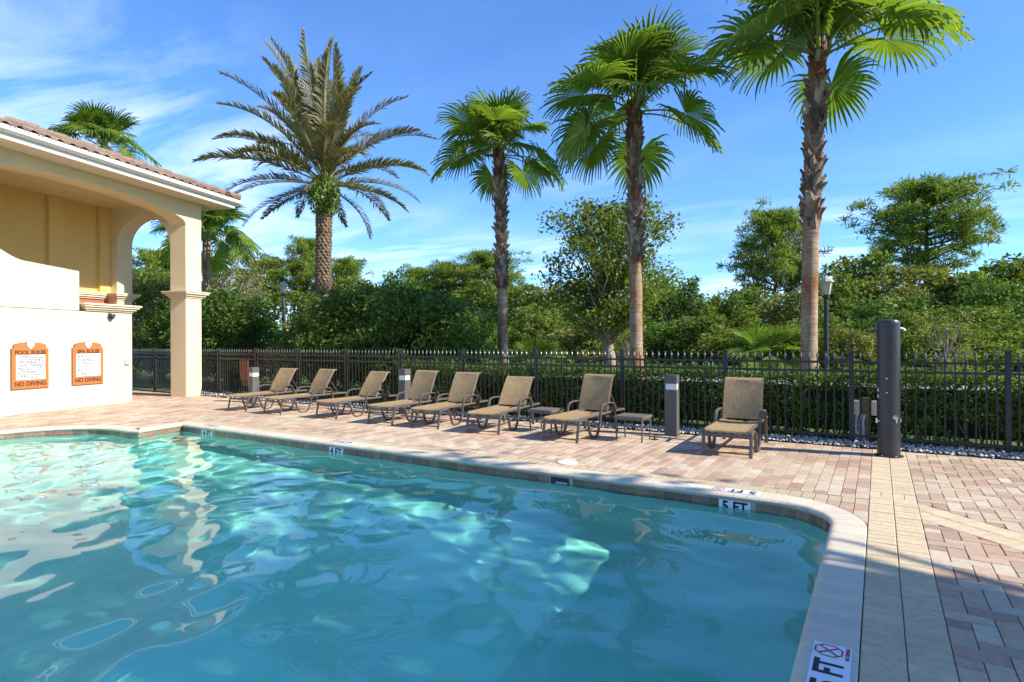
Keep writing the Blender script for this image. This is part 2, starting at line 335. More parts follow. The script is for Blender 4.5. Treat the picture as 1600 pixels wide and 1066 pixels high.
# water: a real wavy sheet
rng = np.random.default_rng(5)
step = 0.031; xs = np.arange(-12.95, XR+step, step); ys = np.arange(-4, YF+step, step)
GX, GY = np.meshgrid(xs, ys, indexing='ij'); Z = np.zeros_like(GX); waves = []
for i in range(60):
    lam = math.exp(rng.uniform(math.log(0.19), math.log(1.35))); th = rng.normal(R(70), R(48)) if i % 3 else rng.uniform(0, 2*math.pi)
    waves.append((lam, th, rng.uniform(0, 6.28), lam**0.35))
srms = math.sqrt(sum(s_*s_/2 for *_, s_ in waves)); SL = 0.050
calm = 0.70+0.28*np.clip((-GX-1.0)/8.0, 0, 1)
wx = GX+0.12*np.sin(GY*1.3+GX*0.7); wy = GY+0.12*np.sin(GX*1.1-GY*0.6)
for lam, th, ph, s_ in waves:
    k_ = 2*math.pi/lam; Z += (s_*SL/srms/k_)*np.sin(k_*(wx*math.cos(th)+wy*math.sin(th))+ph)
Z = Z*calm-0.13
idx = np.arange(GX.size).reshape(GX.shape)
F_ = np.stack([idx[:-1, :-1], idx[1:, :-1], idx[1:, 1:], idx[:-1, 1:]], -1).reshape(-1, 4)
ccx = (GX[:-1, :-1]+GX[1:, 1:]).ravel()/2; ccy = (GY[:-1, :-1]+GY[1:, 1:]).ravel()/2
keep = np.zeros(len(ccx), bool)
for (x1, y1), (x2, y2) in zip(OUT, OUT[1:]+OUT[:1]):
    if y1 == y2: continue
    cr = ((y1 > ccy) != (y2 > ccy)) & (ccx < (x2-x1)*(ccy-y1)/(y2-y1)+x1); keep ^= cr
K2 = keep.reshape(GX.shape[0]-1, -1); KE = K2.copy()                                  # one cell wider so it meets the wall
KE[1:] |= K2[:-1]; KE[:-1] |= K2[1:]; KE[:, 1:] |= KE[:, :-1].copy(); KE[:, :-1] |= KE[:, 1:].copy()
F_ = F_[KE.ravel()]
used = np.unique(F_); rm = np.full(GX.size, -1); rm[used] = np.arange(len(used))
wm = np_mesh('water', np.stack([GX.ravel(), GY.ravel(), Z.ravel()], 1)[used], rm[F_], 'water'); wm.shade_smooth()
water = obj('water', wm); tag(water, kind='structure')
try: water.cycles.is_caustics_caster = True
except Exception: pass

# ------------------------------------------------------------------ camera geometry used only to rank which repeats show largest
def view(x, y, z=0.0):
    d = -x*math.sin(YAW)+y*math.cos(YAW)
    if d < 0.3: return None
    u = 800+915*(x*math.cos(YAW)+y*math.sin(YAW))/d; v = 534.5-915*(z-1.5)/d
    return (u, v, d) if -40 < u < 1640 and v < 1100 else None

# ------------------------------------------------------------------ coping stones and waterline tiles along the pool edge
rnd = random.Random(11)
def walk(poly, lens):
    """Cut the outline into pieces: lens(i) gives the piece length on edge i."""
    for i in range(len(poly)-1):
        a, b = Vector(poly[i]), Vector(poly[i+1]); L = (b-a).length; yield i, a, b, L
edge_n = []
for i in range(len(OUT)-1):
    a, b = Vector(OUT[i]), Vector(OUT[i+1]); d = (b-a).normalized(); edge_n.append(Vector((d.y, -d.x)))
def vnorm(i):
    a = edge_n[max(i-1, 0)]; b = edge_n[min(i, len(edge_n)-1)]; s_ = (a+b)
    s_.normalize(); return s_/max(0.5, s_.dot(b))
CW = 0.225
prof = [(0.0, -0.058), (-0.018, -0.052), (-0.032, -0.036), (-0.034, -0.022), (-0.024, -0.008), (-0.004, 0.001), (0.02, 0.003), (CW-0.004, 0.003), (CW, -0.001), (CW, -0.058)]
cop = []; til = []
for i, a, b, L in walk(OUT, None):
    na, nb = vnorm(i), vnorm(i+1); k_ = max(1, round(L/(0.115 if L > 0.2 else 0.115)))
    for j in range(k_):
        t0, t1 = j/k_+0.0012/L, (j+1)/k_-0.0012/L
        ends = []
        for t_ in (t0, t1):
            p_ = a.lerp(b, t_); nn = na.lerp(nb, t_) if (j == 0 and t_ == t0) or (j == k_-1 and t_ == t1) or L < 0.3 else edge_n[i]
            ends.append([(p_.x+nn.x*q, p_.y+nn.y*q, z) for q, z in prof])
        cop.append((ends, a.lerp(b, (j+0.5)/k_)))
    k_ = max(1, round(L/0.15)) if L > 0.2 else max(1, round(L/0.06))
    for j in range(k_):
        t0, t1 = j/k_+0.0028/L, (j+1)/k_-0.0028/L
        p0, p1 = a.lerp(b, t0), a.lerp(b, t1); nn = -edge_n[i]
        til.append((p0, p1, nn, a.lerp(b, (j+0.5)/k_)))
def coping_mesh(mb, ends):
    c0 = rnd.choice([(0.62, 0.545, 0.42), (0.64, 0.57, 0.45), (0.59, 0.52, 0.40), (0.65, 0.565, 0.43)]); c0 = tuple(x*rnd.uniform(0.95, 1.04) for x in c0)
    np_ = len(prof); mb.add(ends[0]+ends[1], [(q, (q+1) % np_, np_+(q+1) % np_, np_+q) for q in range(np_)]+[tuple(range(np_-1, -1, -1)), tuple(range(np_, 2*np_))], c0)
def tile_mesh(mb, p0, p1, nn):
    c0 = rnd.choice([(0.22, 0.145, 0.095), (0.26, 0.17, 0.115), (0.18, 0.125, 0.09), (0.28, 0.19, 0.13)]); c0 = tuple(x*rnd.uniform(0.85, 1.15) for x in c0)
    q0, q1 = p0+nn*0.008, p1+nn*0.008
    mb.add([(p0.x, p0.y, -0.062), (p1.x, p1.y, -0.062), (p1.x, p1.y, -0.21), (p0.x, p0.y, -0.21), (q0.x, q0.y, -0.065), (q1.x, q1.y, -0.065), (q1.x, q1.y, -0.208), (q0.x, q0.y, -0.208)],
           [(4, 5, 6, 7), (0, 1, 5, 4), (1, 2, 6, 5), (2, 3, 7, 6), (3, 0, 4, 7)], c0)
rest = MB(); nvis = 0
for ends, c_ in cop:
    if view(c_.x, c_.y) and nvis < 300: mb = MB(); coping_mesh(mb, ends); mb.build('coping_stone', 'coping', pool, smooth=AUTO); nvis += 1
    else: coping_mesh(rest, ends)
tag(rest.build('coping_run', 'coping', pool), kind='stuff')
MARK = [(-1.20, '5 FT'), (-6.86, '4 FT'), (-10.22, '4 FT')]
rest = MB(); nvis = 0
for p0, p1, nn, c_ in til:
    if abs(c_.y-YF) < 0.01 and any(abs(c_.x-mx_) < 0.16 for mx_, _ in MARK): continue
    if abs(c_.y-YF) < 0.01 and abs(c_.x+3.12) < 0.10: continue
    if view(c_.x, c_.y) and nvis < 300: mb = MB(); tile_mesh(mb, p0, p1, nn); mb.build('tile', 'tile_slate', pool); nvis += 1
    else: tile_mesh(rest, p0, p1, nn)
tag(rest.build('tile_run', 'tile_slate', pool), kind='stuff')
# grout bed behind the tiles
gb = MB()
for i in range(len(OUT)-1):
    a, b = Vector(OUT[i]), Vector(OUT[i+1]); nn = -edge_n[i]*0.003
    gb.add([(a.x+nn.x, a.y+nn.y, -0.0575), (b.x+nn.x, b.y+nn.y, -0.0575), (b.x+nn.x, b.y+nn.y, -0.215), (a.x+nn.x, a.y+nn.y, -0.215)], [(0, 1, 2, 3)])
gb.build('grout_bed', 'grout', pool, fix=False)
# depth markers: plates on the waterline and on the coping
for mx_, tx in MARK:
    pl = MB()
    for xo in (-0.075, 0.075): pl.bevel_box(mx_+xo-0.074, mx_+xo+0.074, YF-0.012, YF-0.001, -0.21, -0.062, 0.002)
    pl = pl.build('depth_marker', 'marker_white', pool)
    me = text_mesh(tx, 0.135, 'black_ink', bold=0.004, sx=0.95)
    frame_obj('lettering', me, (mx_, YF-0.0135, -0.125), (1, 0, 0), (0, 0, 1), pl)
def octagon(rad, w, mat):
    mb = MB(); k_ = 8
    for i in range(k_):
        a0, a1 = [R(22.5+45*(i+j)) for j in (0, 1)]
        pts = [(rad*math.cos(a0), rad*math.sin(a0)), (rad*math.cos(a1), rad*math.sin(a1)), ((rad-w)*math.cos(a1), (rad-w)*math.sin(a1)), ((rad-w)*math.cos(a0), (rad-w)*math.sin(a0))]
        mb.prism(pts, 'z', 0, 0.0008)
    for s_ in (1, -1):
        c_, d_ = rad*0.62, w*0.35
        mb.prism([(-c_-d_, -s_*c_+s_*d_), (-c_+d_, -s_*c_-s_*d_), (c_+d_, s_*c_-s_*d_), (c_-d_, s_*c_+s_*d_)], 'z', 0.0009 if s_ > 0 else 0.0011, 0.0016 if s_ > 0 else 0.0018)
    return mb.mesh('no_diving_symbol', mat)
OCT = octagon(0.066, 0.009, 'red_ink')
def deck_marker(origin, right, up, small=False, tx='5 FT'):
    L = 0.46
    me = MB().bevel_box(-L/2, L/2, -0.082, 0.082, 0, 0.004, 0.0015).mesh('depth_marker', 'marker_white')
    pl = frame_obj('depth_marker', me, origin, right, up, pool)
    for body, x0, sz in ((tx[0], -0.165, 0.165), (tx[2:], -0.01, 0.165)):
        t_ = text_mesh(body, sz, 'black_ink', bold=0.005, sx=0.78 if len(body) > 1 else 0.9); o = obj('lettering', t_, pl, (x0, 0.0, 0.0048))
    s_ = obj('no_diving_symbol', OCT, pl, (0.155, 0.014, 0.0045))
    o = obj('lettering', text_mesh('NO DIVING', 0.024, 'red_ink', bold=0.0008), pl, (0.155, -0.066, 0.0048))
deck_marker((-0.195, 3.04, 0.0035), (0, 1, 0), (-1, 0, 0))
deck_marker((-1.22, YF+0.115, 0.0035), (-1, 0, 0), (0, -1, 0))
deck_marker((-6.86, YF+0.115, 0.0035), (-1, 0, 0), (0, -1, 0), tx='4 FT')
deck_marker((-10.25, YF+0.115, 0.0035), (-1, 0, 0), (0, -1, 0), tx='4 FT')
# skimmer mouth in the tile band: shade of the opening drawn as black plate
sk = MB(); sk.box(-3.24, -3.00, YF-0.006, YF-0.0005, -0.20, -0.064); sk = sk.build('skimmer', 'iron_black', pool)
MB().bevel_box(-3.17, -3.02, YF-0.013, YF-0.0065, -0.145, -0.115, 0.002).build('weir_flap', 'pvc_grey', sk)
MB().lathe([(0.125, -0.02), (0.125, 0.010), (0.118, 0.013), (0.0, 0.0135)], 24).build('skimmer_lid', 'trim_white', pool, loc=(-3.28, 6.52, 0))
# steps/niche: pool light ring in the end wall
rg = MB(); ring = [(XR-0.012, 3.35+0.13*math.cos(R(15*i)), -0.62+0.13*math.sin(R(15*i))) for i in range(25)]
rg.tube(ring, 0.022, 8).build('light_ring', 'trim_white', pool, smooth=True)

# ------------------------------------------------------------------ deck pavers
DY1 = 9.47                                                     # gravel starts here
PAV = []                                                       # (polygon, colour)
prnd = random.Random(4)
FIELD = [(0.52, 0.40, 0.28), (0.56, 0.45, 0.33), (0.44, 0.275, 0.19), (0.42, 0.30, 0.225), (0.50, 0.345, 0.245), (0.58, 0.49, 0.375), (0.35, 0.235, 0.175)]
def hnoise(x, y): return math.sin(x*1.7+1.3*math.sin(y*1.1))*math.cos(y*2.1+1.7*math.sin(x*0.9))
def field_col(x, y):
    hh = hnoise(x, y)+prnd.uniform(-0.8, 0.8)
    c_ = FIELD[prnd.choice([2, 3, 4, 4, 6])] if hh > 0.25 else FIELD[prnd.choice([0, 1, 5, 0, 3])]
    s_ = prnd.uniform(0.92, 1.08); return tuple((v*0.78+m_*0.22)*s_ for v, m_ in zip(c_, (0.50, 0.375, 0.265)))
def band_col():
    s_ = prnd.uniform(0.95, 1.05); return (0.60*s_, 0.48*s_, 0.315*s_)
def clip(poly, px, py, nx, ny):
    out = []; n_ = len(poly)
    for i in range(n_):
        a, b = poly[i], poly[(i+1) % n_]; da = (a[0]-px)*nx+(a[1]-py)*ny; db = (b[0]-px)*nx+(b[1]-py)*ny
        if da >= 0: out.append(a)
        if (da >= 0) != (db >= 0): t_ = da/(da-db); out.append((a[0]+(b[0]-a[0])*t_, a[1]+(b[1]-a[1])*t_))
    return out
def parea(p): return 0.5*abs(sum(p[i][0]*p[(i+1) % len(p)][1]-p[(i+1) % len(p)][0]*p[i][1] for i in range(len(p))))
def put(x0, x1, y0, y1, c_, cuts=()):
    g = 0.0022; poly = [(x0+g, y0+g), (x1-g, y0+g), (x1-g, y1-g), (x0+g, y1-g)]
    for cut in cuts:
        poly = clip(poly, *cut)
        if len(poly) < 3: return
    mxx, myy = (x0+x1)/2, (y0+y1)/2; sd, q, nr = outline_info(mxx, myy)
    if sd < CW+0.30:
        if sd < 0.02: return
        poly = clip(poly, q[0]+nr[0]*(CW+0.006), q[1]+nr[1]*(CW+0.006), nr[0], nr[1])
    if len(poly) >= 3 and parea(poly) > 0.0012: PAV.append((poly, c_))
BX0, BX1 = XR+CW+0.004, 0.297; BM = (BX0+BX1)/2
# two-column beige band beside the coping, with lengthwise accent rows
y = -1.5; row = 0
while y < DY1-0.02:
    acc = row in (40, 41) or abs(y-6.62) < 0.055
    for xa, xb in ((BX0, BM), (BM, BX1)):
        if acc: hw = (xa+xb)/2; put(xa, hw, y, min(y+0.2, DY1), band_col()); put(hw, xb, y, min(y+0.2, DY1), band_col())
        else: put(xa, xb, y, min(y+0.102, DY1), band_col())
    y += 0.2 if acc else 0.102; row += 1
# diagonal beige strip on the right
SQ = math.sqrt(0.5); SP = (0.297, 6.28); sdv = (SQ, -SQ); snv = (SQ, SQ)
def loc_strip(a, b): return (SP[0]+sdv[0]*a+snv[0]*b, SP[1]+sdv[1]*a+snv[1]*b)
a_ = -0.4
while a_ < 6:
    for b0, b1 in ((-0.2, 0.0), (0.0, 0.2)):
        poly = [loc_strip(a_+0.002, b0+0.002), loc_strip(a_+0.1, b0+0.002), loc_strip(a_+0.1, b1-0.002), loc_strip(a_+0.002, b1-0.002)]
        poly = clip(poly, BX1+0.002, 0, 1, 0)
        if len(poly) >= 3 and parea(poly) > 0.001: PAV.append((poly, band_col()))
    a_ += 0.102
# right field: 90-degree herringbone
A = 0.112; nx_, ny_ = int(5.0/A)+2, int((DY1+1.0)/A)+2
for ix in range(-1, nx_):
    for iy in range(-1, ny_):
        d_ = (ix-iy) % 4; x0, y0 = BX1+ix*A, -1.0+iy*A
        if d_ == 0: rc = (x0, x0+2*A, y0, y0+A)
        elif d_ == 3: rc = (x0, x0+A, y0, y0+2*A)
        else: continue
        mxx, myy = (rc[0]+rc[1])/2, (rc[2]+rc[3])/2; off = (mxx-SP[0])*snv[0]+(myy-SP[1])*snv[1]
        cuts = [(BX1+0.002, 0, 1, 0), (0, DY1, 0, -1)]
        if abs(off) < 0.45:
            s_ = 1 if off > 0 else -1; e_ = loc_strip(0, s_*0.203); cuts.append((e_[0], e_[1], s_*snv[0], s_*snv[1]))
        put(*rc, field_col(mxx, myy), cuts)
# soldier course along the far coping, then running bond to the fence and round the left end
x = BX0-0.112
while x > -11.6: put(x, x+0.11, YF+CW+0.004, YF+CW+0.226, tuple(v*prnd.uniform(0.94, 1.05) for v in (0.49, 0.40, 0.27))); x -= 0.112
x = BX0-0.113                                                    # cut pieces filling the rounded corner
while x > XR-RC-0.2:
    put(x, x+0.112, YF+CW-0.44, YF+CW-0.22, field_col(x, 6)); put(x, x+0.112, YF+CW-0.22, YF+CW, field_col(x, 6.1)); put(x, x+0.112, YF+CW-0.66, YF+CW-0.44, field_col(x, 5.8)); x -= 0.113
ci = 0; x = BX0-0.118
while x > -21:
    y = (1.2 if x < -10.4 else YF+CW+0.004)-0.12*(ci % 2)
    while y < DY1:
        y0 = y; y1 = y+0.238
        if x > -10.4: ok = y1 > YF+CW+0.24; cuts = [(0, YF+CW+0.229, 0, 1), (0, DY1, 0, -1)]
        else: ok = True; cuts = [(0, DY1, 0, -1)] + ([(0, YF+CW+0.229, 0, 1)] if x > -11.6 and y0 > YF+CW-0.05 else [])
        if ok and not (-11.6 < x <= -10.4 and YF+CW-0.05 > y0 > YF+CW-0.24):
            put(x, x+0.118, y0, y1, field_col(x*0.8, y0*1.3), cuts)
        y += 0.239
    x -= 0.119; ci += 1
def paver_mesh(mb, poly, c_):
    n_ = len(poly); mx_ = sum(p[0] for p in poly)/n_; my_ = sum(p[1] for p in poly)/n_; ins = 0.0035
    dz = prnd.uniform(-0.0018, 0.0018); tx_, ty_ = prnd.uniform(-0.008, 0.008), prnd.uniform(-0.008, 0.008)
    def zz(p, base): return base+dz+(p[0]-mx_)*tx_+(p[1]-my_)*ty_
    rim = [(p[0], p[1], zz(p, -0.004)) for p in poly]; bot = [(p[0], p[1], -0.02) for p in poly]; top = []
    for p in poly:
        d_ = math.hypot(p[0]-mx_, p[1]-my_) or 1; q = (p[0]-(p[0]-mx_)/d_*ins*1.4, p[1]-(p[1]-my_)/d_*ins*1.4); top.append((q[0], q[1], zz(q, 0.0)))
    mb.add(bot+rim+top, [tuple(range(2*n_, 3*n_))]+[(n_+i, n_+(i+1) % n_, 2*n_+(i+1) % n_, 2*n_+i) for i in range(n_)]+[(i, (i+1) % n_, n_+(i+1) % n_, n_+i) for i in range(n_)], c_)
# mortar bed under the pavers, open over the pool
bm = bmesh.new(); ov = [bm.verts.new((x, y, -0.012)) for x, y in ((-60, -12), (5.2, -12), (5.2, 9.9), (-60, 9.9))]; iv = []
for i, (x, y) in enumerate(OUT):
    nn = vnorm(i) if 0 < i < len(OUT)-1 else edge_n[0 if i == 0 else -1]; iv.append(bm.verts.new((x+nn.x*0.05, y+nn.y*0.05 if 0 < i < len(OUT)-1 else y+0.001, -0.012)))
ed = [bm.edges.new((L_[i], L_[(i+1) % len(L_)])) for L_ in (ov, iv) for i in range(len(L_))]
bmesh.ops.triangle_fill(bm, use_beauty=True, edges=ed)
for f in bm.faces:
    if f.normal.z < 0: f.normal_flip()
me = bpy.data.meshes.new('pool_deck'); bm.to_mesh(me); bm.free(); me.materials.append(MATS['joint_sand'])
deck = obj('pool_deck', me); tag(deck, kind='structure')
rank = []
for i, (poly, c_) in enumerate(PAV):
    mx_ = sum(p[0] for p in poly)/len(poly); my_ = sum(p[1] for p in poly)/len(poly); vv = view(mx_, my_)
    if vv and -5 < vv[0] < 1605 and vv[1] < 1066: rank.append((parea(poly)/vv[2]**3, i))
rank.sort(reverse=True); single = {i for _, i in rank[:300]}
rest = MB()
for i, (poly, c_) in enumerate(PAV):
    if i in single: mb = MB(); paver_mesh(mb, poly, c_); mb.build('paver', 'paver', deck, fix=False)
    else: paver_mesh(rest, poly, c_)
tag(rest.build('paver_field', 'paver', deck, fix=False), kind='stuff')

# white gravel strip below the fence
grnd = np.random.default_rng(8); NG = 9000
gx = np.concatenate([grnd.uniform(-17.5, 3.0, NG), grnd.normal(-15.6, 0.35, 500)]); gy = np.concatenate([grnd.uniform(DY1+0.01, 10.05, NG), grnd.normal(9.75, 0.16, 500)]); NG = len(gx); gr = grnd.uniform(0.010, 0.024, NG)
base = np.array([(1,0,0),(0,1,0),(-1,0,0),(0,-1,0),(0,0,0.75),(0,0,-0.75)], float); of = np.array([(0,1,4),(1,2,4),(2,3,4),(3,0,4),(1,0,5),(2,1,5),(3,2,5),(0,3,5)])
V = base[None]*gr[:, None, None]*grnd.uniform(0.7, 1.35, (NG, 6, 1)); an = grnd.uniform(0, 6.28, NG); c_, s_ = np.cos(an), np.sin(an)
V = np.stack([V[..., 0]*c_[:, None]-V[..., 1]*s_[:, None], V[..., 0]*s_[:, None]+V[..., 1]*c_[:, None], V[..., 2]], -1)
heap = 0.05*np.exp(-((gx+15.6)**2)/0.15)
V += np.stack([gx, gy, 0.012+grnd.uniform(0, 0.026, NG)+heap*grnd.uniform(0, 1.4, NG)], -1)[:, None]
me = np_mesh('gravel', V.reshape(-1, 3), (of[None]+np.arange(NG)[:, None, None]*6).reshape(-1, 3), 'gravel')
cc = grnd.choice(np.array([0.66, 0.56, 0.76, 0.44]), NG)[:, None]*np.array([1, 0.95, 0.88])*grnd.uniform(0.85, 1.1, (NG, 1))
at = me.attributes.new('col', 'FLOAT_COLOR', 'FACE'); at.data.foreach_set('color', np.repeat(np.concatenate([cc, np.ones((NG, 1))], 1), 8, 0).astype(np.float32).ravel())
tag(obj('gravel', me), 'strip of loose white gravel along the foot of the iron fence', 'gravel', kind='stuff')

# ------------------------------------------------------------------ clubhouse (local x = out towards the pool, local y = along the wall away from us)
BO, BA = Vector((-16.42, 9.05, 0)), R(16.9)
club = empty('clubhouse', BO, BA); tag(club, 'cream stucco clubhouse loggia with arches and clay tile roof', 'building')
BW = Matrix.Translation(BO) @ Matrix.Rotation(BA, 4, 'Z')
def b_at(x, y, z): return tuple(BW @ Vector((x, y, z)))
def steps(mb, x0, x1, y0, y1, z0, rows):
    for pr, h_ in rows:
        mb.bevel_box(x0-pr, x1+pr, y0-pr, y1+pr, z0, z0+h_-0.0005, min(0.008, h_*0.3)); z0 += h_
    return mb
MOULD = [(0.035, 0.05), (0.085, 0.055), (0.14, 0.045), (0.165, 0.04)]
MB().bevel_box(-0.80, -0.35, -10, -1.39, -0.02, 2.275, 0.012).build('lower_wall', 'stucco_white', club)
MB().prism([(-10, 2.287), (-2.79, 2.287), (-2.79, 3.21), (-4.05, 3.30), (-4.2, 3.345), (-4.34, 3.41), (-4.50, 3.50), (-4.75, 3.66), (-5.1, 3.8), (-10, 3.8)], 'x', -0.80, -0.352).build('upper_wall', 'stucco_white', club)
steps(MB(), -0.80, -0.35, -2.62, -1.40, 2.289, [(0.03, 0.045), (0.08, 0.05), (0.13, 0.045), (0.165, 0.045)]).build('ledge_cornice', 'stucco_cream', club)
MB().bevel_box(-0.55, 0, 0, 0.56, -0.02, 4.829, 0.012).build('column', 'stucco_column', club)
steps(MB(), -0.55, 0, 0, 0.56, 2.78, MOULD).build('column_capital', 'stucco_cream', club)
arch = [(-2.9+2.9*math.cos(R(180*i/28)), 4.83+0.42*math.sin(R(180*i/28))**0.9) for i in range(29)]
MB().prism([(0.56, 4.83), (0.56, 5.5), (-10, 5.5), (-10, 4.2), (-6.4, 4.2), (-6.4, 4.83)]+[p for p in reversed(arch)], 'x', -0.55, 0).build('arch_beam', 'stucco_column', club)
MB().bevel_box(-0.55, 0, -6.4, -5.8, -0.02, 4.828, 0.012).build('column', 'stucco_column', club)
oa = [(-1.515+0.935*math.cos(R(180*i/24)), 4.36+0.80*math.sin(R(180*i/24))) for i in range(25)]
MB().prism([(-0.553, 5.497), (-0.553, 4.36)]+oa+[(-2.45, 0), (-2.8, 0), (-2.8, 5.497)], 'y', 0.004, 0.5).build('end_wall', 'stucco_column', club)
steps(MB(), -2.79, -2.45, 0.004, 0.5, 2.78, MOULD).build('pilaster_capital', 'stucco_cream', club)
MB().box(-3.0, -2.803, -10, 0.5, 0, 5.49).build('back_wall', 'stucco_yellow', club)
MB().box(-2.802, -2.79, -10, 0.0, 0, 2.78).build('painted_dado', 'stucco_red', club)
steps(MB(), -2.80, -2.77, -10, -0.17, 2.781, [(0.03, 0.05), (0.08, 0.055), (0.12, 0.045), (0.14, 0.04)]).build('wall_cornice', 'stucco_cream', club)
for y0, y1 in ((-1.75, -1.36), (-0.32, 0.0), (-5.2, -4.8)): MB().bevel_box(-2.801, -2.68, y0, y1, 2.975, 5.44, 0.008).build('pilaster', 'stucco_yellow', club)
MB().box(-2.802, -0.552, -10, 0.003, 5.44, 5.495).build('ceiling', 'stucco_ceiling', club)
MB().box(-0.95, -0.80, -3.35, -3.20, 5.428, 5.439).build('ceiling_vent', 'sign_edge', club)
MB().prism([(-10, 5.50), (1.14, 5.50), (1.14, 5.545), (-10, 5.545)], 'x', -3.4, 0.60).build('soffit', 'stucco_cream', club)
fa = MB(); fa.prism([(0.602, 5.49), (0.63, 5.49), (0.66, 5.66), (0.602, 5.66)], 'y', -10, 1.17); fa.prism([(1.142, 5.49), (1.17, 5.49), (1.20, 5.66), (1.142, 5.66)], 'x', -3.4, 0.601); fa.build('fascia', 'trim_white', club)
gu = MB(); gu.prism([(0.665, 5.60), (0.72, 5.60), (0.775, 5.64), (0.78, 5.725), (0.768, 5.725), (0.76, 5.65), (0.715, 5.615), (0.665, 5.615)], 'y', -10, 1.30)
gu.prism([(1.205, 5.60), (1.25, 5.60), (1.295, 5.64), (1.30, 5.725), (1.288, 5.725), (1.28, 5.65), (1.245, 5.615), (1.205, 5.615)], 'x', -3.4, 0.66); gu.build('gutter', 'trim_white', club)
SLP = 0.36; ex, ez = 0.70, 5.735
rf = MB()
hx = -3.6; hy = 1.24-(ex-hx)
rf.add([(ex, -10, ez), (ex, 1.24, ez), (hx, hy, ez+SLP*(ex-hx)), (hx, -10, ez+SLP*(ex-hx)), (ex, -10, ez-0.07), (ex, 1.24, ez-0.07), (hx, 1.24, ez), (hx, 1.24, ez-0.07)],
       [(0, 1, 2, 3), (1, 6, 2), (0, 4, 5, 1), (1, 5, 7, 6)]); roof = rf.build('roof', 'trim_white', club)
tl_r = random.Random(2)
def tile_piece(c_):
    mb = MB(); sg = 7; L = 0.42; vs = []; ro, ri = 0.105, 0.088
    for xx in (0, -L):
        for rr in (ro, ri):
            k2 = rr*(1.0 if xx == 0 else 0.9)
            for i in range(sg+1): a = math.pi*i/sg; vs.append((xx, k2*math.cos(a), k2*0.8*math.sin(a)-SLP*xx))
    n1_ = sg+1; fs = []
    for i in range(sg):
        fs += [(i, i+1, 2*n1_+i+1, 2*n1_+i), (n1_+i, 3*n1_+i, 3*n1_+i+1, n1_+i+1), (i, n1_+i, n1_+i+1, i+1), (2*n1_+i, 2*n1_+i+1, 3*n1_+i+1, 3*n1_+i)]
    fs += [(0, 2*n1_, 3*n1_, n1_), (sg, n1_+sg, 3*n1_+sg, 2*n1_+sg)]
    return mb.add(vs, fs, c_).mesh('roof_tile', 'roof_clay', smooth=AUTO)
TM = [tile_piece(c_) for c_ in ((0.23, 0.155, 0.11), (0.27, 0.19, 0.135), (0.17, 0.12, 0.092), (0.31, 0.225, 0.165), (0.20, 0.15, 0.12))]
for r_ in range(3):
    for i in range(42):
        yy = 1.16-i*0.262
        if yy > 1.24-(r_+1)*0.36-0.02: continue
        xx = ex+0.10-r_*0.37; obj('roof_tile', tl_r.choice(TM), roof, (xx, yy, ez+SLP*(ex-xx)+0.004+0.014*r_))
for i in range(15):
    xx = 0.60-i*0.262; obj('roof_tile', tl_r.choice(TM), roof, (xx, 1.34, ez-0.02+0.0), R(90))
hip = MB()
for j in range(9): hip.tube([(ex+0.05-j*0.42, 1.29-j*0.42, ez+0.06+j*0.42*SLP+0.03), (ex+0.05-(j+1.1)*0.42, 1.29-(j+1.1)*0.42, ez+0.06+(j+1.1)*0.42*SLP)], [0.10, 0.085], 8, c=(0.24, 0.15, 0.10))
hip.build('hip_cap', 'roof_clay', roof, smooth=AUTO)
